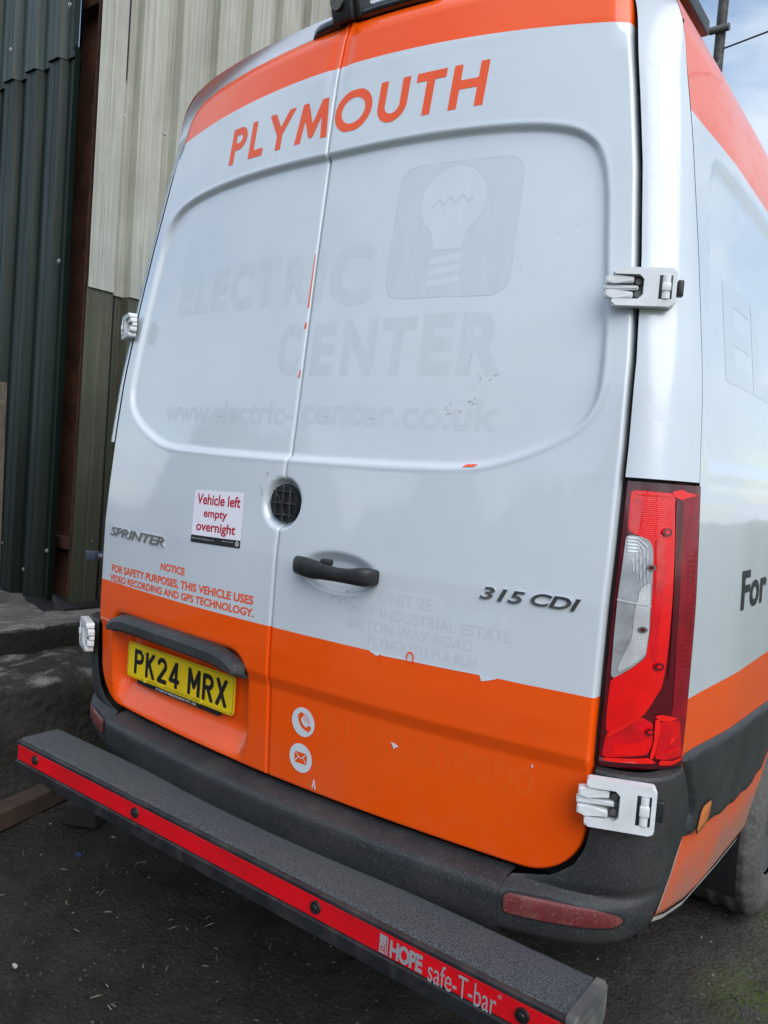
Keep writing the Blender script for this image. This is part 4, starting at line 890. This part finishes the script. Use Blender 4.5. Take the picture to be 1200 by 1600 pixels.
shape_mesh('logo', lambda U, V: np.maximum(sdf_poly(U, V, [(.514, .436), (.536, .436), (.536, .476), (.514, .476)]), -np.minimum.reduce([sdf_stroke(U, V, [(.5325, .43), (.5325, .48)], .0009), sdf_stroke(U, V, [(.510, .458), (.530, .458)], .0009), sdf_stroke(U, V, [(.528, .450), (.519, .450), (.519, .442), (.526, .442), (.526, .447)], .001), sdf_stroke(U, V, [(.528, .436), (.528, .457)], .0008)])), (.512, .538, .434, .478), .0011, smap, M_silver, sbar)
shape_mesh('logo', lambda U, V: np.minimum(np.abs(np.hypot(U - .796, V - .472) - .0035) - .0005, np.hypot(U - .796, V - .472) - .0014), (.79, .802, .466, .478), .0006, smap, M_silver, sbar)
bm = bmesh.new()
for sx_ in (-.45, .45): bm = bmesh.new(); bm_box(bm, (sx_, .18, .42), (.06, .36, .05), .004); bmobj('step_bracket', bm, M_stepblk, sbar)
# ------------------------------------------------------------------ brake-light strip and camera over the doors, roof rack beam, stalk marker lamp
pth = [(-.135, 2.603), (-.09, 2.609), (0, 2.614), (.1, 2.614), (.2, 2.611), (.27, 2.605)]; P = []
xb_ = np.linspace(-.138, .27, 40); zb_ = np.interp(xb_, [a for a, b in pth], [b for a, b in pth])
for a, b in zip(xb_, zb_):
    e = min(1, min(a + .138, .27 - a) / .03) ** .5; y = float(Ybase(a, 2.58)) + .012; P.append([(a, y + .03, b - .012), (a, y - .006 * e, b - .010), (a, y - .012 * e, b - .002), (a, y - .010 * e, b + .012 * e), (a, y + .004, b + .020 * e), (a, y + .04, b + .022 * e)])
bl = empty('brake_light', (0, 0, 0), parent=van); gridmesh('light_strip', np.array(P), M_glass, bl)
bm = bmesh.new(); yv = float(Ybase(.03, 2.6)); fr = Matrix.Translation((-.012, yv - .004, 2.638)) @ Matrix.Rotation(.30, 4, 'X')
bm_box(bm, (0, 0, 0), (.068, .06, .075), .008, 2, fr); bm_box(bm, (.044, .01, 0), (.018, .05, .07), .004, 2, fr)
bmobj('camera_housing', bm, M_blackpl, bl); bm = bmesh.new(); bm_cyl(bm, fr @ Vector((-.005, -.028, .008)), fr @ Vector((-.005, -.040, .008)), .022, 24, .019); bmobj('camera_lens', bm, M_glass, bl)
rk = empty('roof_rail', (0, 0, 0), parent=van); bm = bmesh.new(); bm_box(bm, (.745, .40, 2.612), (.045, .50, .012), .002); bm_box(bm, (.765, .40, 2.625), (.008, .50, .035), .002); bmobj('rail_channel', bm, M_blackpl, rk)
mk = empty('stalk_marker', (0, 0, 0), parent=van); bm = bmesh.new(); bm_box(bm, (-1.175, .25, 1.038), (.055, .03, .035), .004, 2); bmobj('marker_head', bm, simple('blue_grey_plastic', (.05, .06, .09), .35), mk)
bm = bmesh.new(); bm_cyl(bm, (-1.15, .26, 1.040), (-.975, .32, 1.05), .008, 10); bmobj('marker_stalk', bm, simple('grey_stalk', (.2, .21, .26), .5), mk)

# ------------------------------------------------------------------ ground
M_gnd, t, p = mat('gravelly_tarmac'); v = t.coord(); x, y, z = t.sep(v)
n0 = t.noise(v, .9, 6, .6); n1 = t.noise(v, 9, 8, .7); n2 = t.noise(v, 150, 8, .8); n3 = t.noise(v, 38, 6, .75); vr = t.voro(v, 75); vcol = t.voro(v, 75, out='Color'); vc = t.sep(vcol)[0]; vb = t.voro(v, 190)
b = t.mix(t.ramp(n1, .35, .68), (.012, .0100, .0085), (.044, .037, .030)); b = t.mix(t.ramp(n2, .45, .7, 0, .7), b, (.060, .054, .046))
stn = t.math('MULTIPLY', t.ramp(vr, .38, .2), t.math('GREATER_THAN', vc, t.ramp(x, .7, 1.2, .93, .45))); b = t.mix(t.math('MULTIPLY', stn, .8), b, t.mix(vc, (.07, .062, .056), (.20, .175, .15)))
lit_ground = t.math('MAXIMUM', t.ramp(t.math('ADD', x, t.math('MULTIPLY', n1, .5)), .85, 1.5), t.ramp(y, -1.0, -2.0)); far_bounce = t.ramp(y, -1.2, -2.2); b = t.mix(t.math('MULTIPLY', lit_ground, .75), b, t.mix(t.ramp(t.math('ADD', t.math('MULTIPLY', n2, .6), t.math('MULTIPLY', n3, .4)), .42, .58), (.030, .025, .020), (.33, .29, .25)))  # light on open ground put into the colour; also pale behind camera for bounce
b = t.mix(far_bounce, b, (.27, .245, .215))  # unseen ground behind the camera paled to throw light back onto the doors
wet = t.ramp(n0, .44, .60); b = t.mix(t.math('MULTIPLY', wet, .45), b, (.012, .012, .011))
blob = lambda cx, cy, rr: t.ramp(t.math('SQRT', t.math('ADD', t.math('POWER', t.math('SUBTRACT', x, cx), 2.), t.math('POWER', t.math('SUBTRACT', y, cy), 2.))), rr, rr * .3)
pt = t.ramp(t.noise(v, 4.5, 7, .7, .6), .42, .60); b = t.mix(t.math('MULTIPLY', pt, .7), b, t.mix(t.ramp(n2, .4, .65), (.030, .024, .018), (.085, .070, .054)))
mr = t.math('MULTIPLY', t.math('MAXIMUM', t.math('MAXIMUM', blob(1.12, 1.02, .26), blob(1.12, 1.55, .22)), t.math('MULTIPLY', t.ramp(x, .9, 1.5), .7)), t.ramp(t.noise(v, 6, 6, .65), .36, .52)); ms = t.math('MULTIPLY', mr, t.ramp(t.noise(v, 60, 4, .7), .38, .55, .25, 1)); b = t.mix(ms, t.mix(t.ramp(x, .6, 1.3), b, t.mix(.5, b, (.13, .12, .10))), (.105, .150, .022))  # besides moss, colour is lightened at right where the van's shade ends
hh = t.math('ADD', t.math('ADD', t.math('MULTIPLY', n2, .35), t.math('MULTIPLY', n3, .35)), t.math('ADD', n1, t.math('MULTIPLY', t.math('SUBTRACT', 1., vr), .35)))
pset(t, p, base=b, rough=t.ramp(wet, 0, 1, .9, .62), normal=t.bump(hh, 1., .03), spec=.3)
def hgt(X, Y): return .010 * np.sin(X * 3.1 + 1) * np.sin(Y * 2.7) + .006 * np.sin(X * 9 + Y * 7) + .004 * np.sin(X * 17 - Y * 13 + 2) - .006
gx = np.concatenate([[-400, -60, -14, -6], np.linspace(-3, 3.4, 200), [6, 14, 60, 400]]); gy = np.concatenate([[-400, -60, -14, -5], np.linspace(-2.4, 4, 200), [8, 18, 60, 400]])
X, Y = np.meshgrid(gx, gy); near = (np.abs(X) < 4) & (np.abs(Y) < 5); Z = hgt(X, Y) * near + rng.normal(0, .0045, X.shape) * near
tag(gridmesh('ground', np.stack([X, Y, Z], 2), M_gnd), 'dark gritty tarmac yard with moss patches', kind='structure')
# loose stones
M_st, t, p = mat('loose_stone'); r_ = t.node('ShaderNodeNewGeometry').outputs['Random Per Island']; pset(t, p, base=t.mix(t.math('POWER', r_, 2.5), (.030, .027, .024), (.22, .195, .165)), rough=.85)
ico = bmesh.new(); bmesh.ops.create_icosphere(ico, subdivisions=1, radius=1); ico.verts.ensure_lookup_table(); IV = np.array([v.co for v in ico.verts]); IF = np.array([[v.index for v in f.verts] for f in ico.faces]); ico.free()
N = 8000; cx = np.concatenate([rng.uniform(-1.55, 2.2, 4500), rng.uniform(.85, 1.9, 3500)]); cy = np.concatenate([rng.uniform(-1.2, 3.0, 4500), rng.uniform(.4, 2.6, 3500)]); sz = np.exp(rng.normal(-6.2, .50, N)); VV = []; FF = []
for i in range(N):
    sc = sz[i] * rng.uniform(.6, 1.3, 3) * np.array([1, 1, .7]); a = rng.uniform(0, 6.28); ca, sa = math.cos(a), math.sin(a); q = IV * (1 + rng.uniform(-.25, .25, (12, 1))) * sc
    q = np.stack([q[:, 0] * ca - q[:, 1] * sa + cx[i], q[:, 0] * sa + q[:, 1] * ca + cy[i], q[:, 2] + float(hgt(cx[i], cy[i])) + sc[2] * .3], 1); VV.append(q); FF.append(IF + 12 * i)
tag(pymesh('loose_gravel', np.vstack(VV), np.vstack(FF), M_st, None, False), 'loose grit and small stones scattered over the dark tarmac', 'gravel', kind='stuff')
tv, tf = [], []
for i in range(110):
    a, c, L, an = random.uniform(-1.4, .9), random.uniform(-.45, .6), random.uniform(.008, .035), random.uniform(0, 3.14); w = random.uniform(.0006, .0016); dx, dy = math.cos(an), math.sin(an); h0 = float(hgt(a, c)) + .007
    p_ = [(a - dy * w, c + dx * w, h0), (a + dy * w, c - dx * w, h0), (a + dy * w + dx * L, c - dx * w + dy * L, h0 + .003), (a - dy * w + dx * L, c + dx * w + dy * L, h0 + .003), (a + dx * L / 2, c + dy * L / 2, h0 + .004)]
    n_ = len(tv); tv += p_; tf += [(n_, n_ + 1, n_ + 4), (n_ + 1, n_ + 2, n_ + 4), (n_ + 2, n_ + 3, n_ + 4), (n_ + 3, n_, n_ + 4)]
tag(pymesh('straw_debris', tv, tf, simple('dry_straw', (.20, .17, .13), .8, var=.4), None, False), 'tiny pale twigs and straw scattered on the dark ground before the step', 'debris', kind='stuff')
# bits of litter
for i, (lx, ly, s_, c, lab) in enumerate(((-.97, .12, .016, (.03, .06, .14), 'small blue scrap of plastic lying on the dark ground left of the step'), (-.55, -.33, .010, (.5, .5, .45), 'tiny pale chip lying on the dark ground near the bottom left corner'))):
    bm = bmesh.new(); pts = [(lx + s_ * math.cos(a) * random.uniform(.5, 1.2), ly + s_ * math.sin(a) * random.uniform(.4, .9)) for a in np.linspace(0, 2 * math.pi, 8)[:-1]]; bm_prism(bm, pts, .012, .017); tag(bmobj('litter_scrap', bm, simple('scrap_%d' % i, c, .5)), lab, 'litter')
# ------------------------------------------------------------------ concrete ledges
def rough_ledge(name, xs, zs, ya, yb_, m, amp, label, side_m=None):
    """profile polyline (x,z) swept along y with broken, noisy edges"""
    pr = []
    for (a, b), (c, d_) in zip(zip(xs, zs), zip(xs[1:], zs[1:])):
        n = max(2, int(math.hypot(c - a, d_ - b) / .016)); pr += [(a + (c - a) * i / n, b + (d_ - b) * i / n) for i in range(n)]
    pr.append((xs[-1], zs[-1])); pr = np.array(pr); ysn = np.arange(ya, yb_, .018); P = np.empty((len(ysn), len(pr), 3))
    ph = rng.uniform(0, 6, 12)
    for i, y in enumerate(ysn):
        nz = sum(math.sin(y * f + ph[k_] + 3 * k_) * a for k_, (f, a) in enumerate(((3, .4), (7.3, .3), (17, .22), (41, .15), (83, .1))))
        P[i, :, 0] = pr[:, 0] + amp * nz * .6 + rng.normal(0, amp * .16, len(pr)) + amp * .5 * np.sin(pr[:, 1] * 23 + y * 11); P[i, :, 1] = y; P[i, :, 2] = pr[:, 1] + rng.normal(0, amp * .10, len(pr)) + amp * .35 * nz * (pr[:, 1] > .1) + amp * .4 * np.sin(pr[:, 0] * 31 + y * 19)
    o = gridmesh(name, P, m, None, flip=False); return tag(o, label, 'ledge')
rough_ledge('concrete_kerb', [-1.56, -1.59, -1.595, -1.61, -1.66, -1.75, -2.08], [-.05, .10, .36, .43, .462, .468, .47], -2.5, 7, M_conc2, .017, 'low mossy concrete kerb with crumbling top running beside the van, below the slab')
sl = rough_ledge('concrete_slab', [-1.999, -2.02, -2.2, -2.6, -4.6], [.583, .589, .591, .590, .590], -2.5, 7, M_conc, .006, 'raised dark concrete slab with a chipped edge that the shed stands on')
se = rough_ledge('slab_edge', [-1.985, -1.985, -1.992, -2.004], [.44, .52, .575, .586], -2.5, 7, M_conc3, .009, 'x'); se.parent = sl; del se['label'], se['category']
# the slab's front face is tarry black, dirty concrete of its own colour
# ------------------------------------------------------------------ shed
shed = empty('corrugated_shed', (-2.45, .9, .59), 'tall shed of dark green and cream corrugated sheets with a rusty corner column', 'shed')
def prof_wall(name, a0, a1, z0, z1, fn, mp, m, nz=14):
    """box-profile sheet: fn gives breakpoints (a, proud)"""
    br = [(a, q) for a, q in fn if a0 - 1e-6 <= a <= a1 + 1e-6]; zs = np.linspace(z0, z1, nz); P = np.array([[mp(a, q, z) for a, q in br] for z in zs])
    o = gridmesh(name, P, m, shed, smooth=False)
    return o
def profile(a0, n, pitch, crown, slope, dep, minor=True):
    o = []
    for i in range(n):
        b = a0 + i * pitch; c0 = b; o += [(c0, dep), (c0 + crown * .45, dep), (c0 + crown * .5, dep - .003), (c0 + crown * .55, dep), (c0 + crown, dep), (c0 + crown + slope, 0)]
        rest = pitch - crown - 2 * slope; s0 = c0 + crown + slope
        if minor: o += [(s0 + rest * .28, 0), (s0 + rest * .33, .004), (s0 + rest * .40, .004), (s0 + rest * .45, 0), (s0 + rest * .62, 0), (s0 + rest * .67, .004), (s0 + rest * .74, .004), (s0 + rest * .79, 0)]
        o += [(s0 + rest, 0)]
    return o
# right wall runs along y at x=-2.36, facing +x
prR = profile(.903 - .0, 26, .252, .155, .005, .060)
jig = lambda a, z: .004 * math.sin(a * 5 + z * 1.3)
for k_ in range(6):
    a0, a1 = .903 + k_ * 1.008, .903 + (k_ + 1) * 1.008
    prof_wall('cladding_sheet', a0, a1, .592, 2.30, prR, lambda a, q, z: (-2.420 + q + jig(a, z), a, z), M_olive)
    prof_wall('cladding_sheet', a0, a1, 2.268 + (.010 if k_ % 2 else 0), 6.2, prR, lambda a, q, z: (-2.413 + q + jig(a, z) + .004 * max(0, 1 - (z - 2.27) / .3), a, z), M_cream)
# left wall runs along x at y=.85, facing -y
prL = profile(-2.472 - 14 * .236, 14, .236, .100, .016, .042, True); prL.append((-2.472, .042))
for k_ in range(4):
    a1 = -2.472 - k_ * .944; a0 = a1 - .944
    o = prof_wall('cladding_sheet', a0, a1, .592 + .006 * k_, 3.49, prL, lambda a, q, z: (a, .880 - q + jig(a, z) * .8, z), M_dgreen)
    prof_wall('cladding_sheet', a0, a1, 3.455, 6.2, prL, lambda a, q, z: (a, .866 - q + jig(a, z) * .8, z), M_slate)
# column in the corner
col = empty('corner_column', (0, 0, 0), parent=shed); col.location = (0, 0, 0)
bm = bmesh.new(); bm_box(bm, (-2.56, 1.02, 3.4), (.30, .012, 5.62)); bmobj('column_web', bm, M_rust, col, False)
bm = bmesh.new(); bm_box(bm, (-2.425, .995, 3.4), (.012, .13, 5.62)); bmobj('column_flange', bm, M_rustflange, col, False)
bm = bmesh.new(); bm_box(bm, (-2.52, .975, .905), (.22, .05, .065), .003); bmobj('rail', bm, M_rustflange, shed); bm = bmesh.new(); bm_box(bm, (-2.52, .985, 3.80), (.22, .07, .09), .003); bmobj('rail', bm, M_rustflange, shed)
bm = bmesh.new(); bm_prism(bm, [(-2.62, .80), (-2.30, .72), (-2.24, .80), (-2.24, 1.6), (-2.62, 1.6)], .592, .603); bmobj('base_plate', bm, M_blackpl, shed, False)
bm = bmesh.new(); bm_box(bm, (-2.64, 1.10, 3.4), (.45, .02, 5.62)); bmobj('dark_lining', bm, M_rubber, shed, False); bm = bmesh.new(); bm_box(bm, (-2.46, 3.0, 3.4), (.02, 3.8, 5.62)); bmobj('dark_lining', bm, M_rubber, shed, False)
bm = bmesh.new(); bm_box(bm, (-4.0, 3.9, 6.24), (3.5, 6.2, .06)); bmobj('roof', bm, M_slate, shed, False)
# screws
sc = []
for (yy, zz1) in ((1.063, 3.196), (1.331, 3.204), (1.015, .934)): sc.append(((-2.395 + .036 if zz1 > 2 else -2.366, yy, zz1), (1, 0, 0)))
for (xx1, zz1) in ((-3.11, 3.62), (-2.53, 3.70), (-2.95, .86), (-2.50, .87), (-2.72, .74), (-2.53, 2.4)): sc.append(((xx1, .866 - .036 if zz1 > 3.4 else .844, zz1), (0, -1, 0)))
scm = None
for (c, n_) in sc:
    c, n_ = Vector(c), Vector(n_); bm = bmesh.new(); bm_cyl(bm, c - n_ * .002, c + n_ * .003, .011, 12); bm_cyl(bm, c + n_ * .003, c + n_ * .010, .006, 6); bmobj('screw', bm, M_galv, shed, False)
# ------------------------------------------------------------------ timbers
bm = bmesh.new(); fr = Matrix.Translation((-2.62, .60, 1.16)) @ Matrix.Rotation(-.02, 4, 'Y'); bm_box(bm, (0, 0, 0), (.15, .03, 1.14), .003, 1, fr)
tag(bmobj('timber_board', bm, M_wood), 'grey weathered timber board leaning upright against the dark green sheeting at the left edge', 'timber')
bm = bmesh.new(); fr = Matrix.Translation((-1.36, .04, .045)) @ Matrix.Rotation(math.radians(105), 4, 'Z'); bm_box(bm, (0, 0, 0), (.62, .085, .075), .005, 1, fr)
tag(bmobj('timber_plank', bm, simple('brown_timber', (.055, .032, .020), .85, var=.4, bumps=(70, .6), dust=((.04, .03, .025), 9, .6))), 'brown timber baulk lying on the ground under the left end of the step', 'timber')
bm = bmesh.new(); fr = Matrix.Translation((-1.20, .30, .04)) @ Matrix.Rotation(.5, 4, 'Z'); bm_box(bm, (0, 0, 0), (.13, .10, .085), .004, 1, fr)
tag(bmobj('timber_block', bm, simple('dark_timber', (.016, .012, .010), .85, var=.4, bumps=(70, .6))), 'short dark timber block on the ground beyond the end of the brown baulk', 'timber')
# ------------------------------------------------------------------ pole with wire behind the van
po = empty('utility_pole', (-1.64, 9, 0), 'thin dark metal pole with clamps and a wire, rising behind the van against the sky', 'pole'); bm = bmesh.new()
bm_cyl(bm, (-1.64, 9, 0), (-1.64, 9, 11), .062, 14); bmobj('pole_shaft', bm, simple('dark_pole', (.03, .028, .026), .6, dust=((.2, .18, .16), 12, .5)), po)
bm = bmesh.new(); bm_cyl(bm, (-1.76, 8.93, 7.24), (-1.52, 8.93, 7.24), .045, 12); bmobj('pole_clamp', bm, M_pin, po); bm = bmesh.new(); bm_cyl(bm, (-1.75, 8.93, 6.55), (-1.6, 8.95, 6.85), .03, 8); bmobj('pole_clamp', bm, M_pin, po)
cuP = [(-1.6 + 9 * q, 9 + 1.0 * q, 7.02 - .25 * math.sin(q * 3.14) * .9 + 2.6 * q) for q in np.linspace(0, 1, 24)]
bm = bmesh.new()
for a, b in zip(cuP, cuP[1:]): bm_cyl(bm, a, b, .012, 6)
bmobj('wire', bm, M_rubber, po)
# ------------------------------------------------------------------ yard behind the photographer (seen only as reflections)
M_scrap = simple('scrap_mound', (.075, .072, .07), .8, var=.6, vs=2)
n = 90; a = np.linspace(-26, 26, n); dd = np.linspace(-9, -20, 22); X, Y = np.meshgrid(a, dd)
Hh = 3.4 + 1.6 * np.sin(X * .31 + 1) + 1.1 * np.sin(X * .83) + .6 * np.sin(X * 2.3) + rng.normal(0, .22, X.shape); prof_ = np.clip((-9 - Y) / 4, 0, 1) ** .6 * np.clip((Y + 20.5) / 5, 0, 1); Z = Hh * prof_ + rng.normal(0, .15, X.shape) - .3
tag(gridmesh('scrap_heap', np.stack([X, Y, Z], 2), M_scrap, None, flip=True, smooth=False), 'long dark heap of scrap at the far side of the yard behind the viewer', 'heap', kind='structure')
print('objects', len(bpy.data.objects), 'polys', sum(len(o.data.polygons) for o in bpy.data.objects if o.type == 'MESH'))
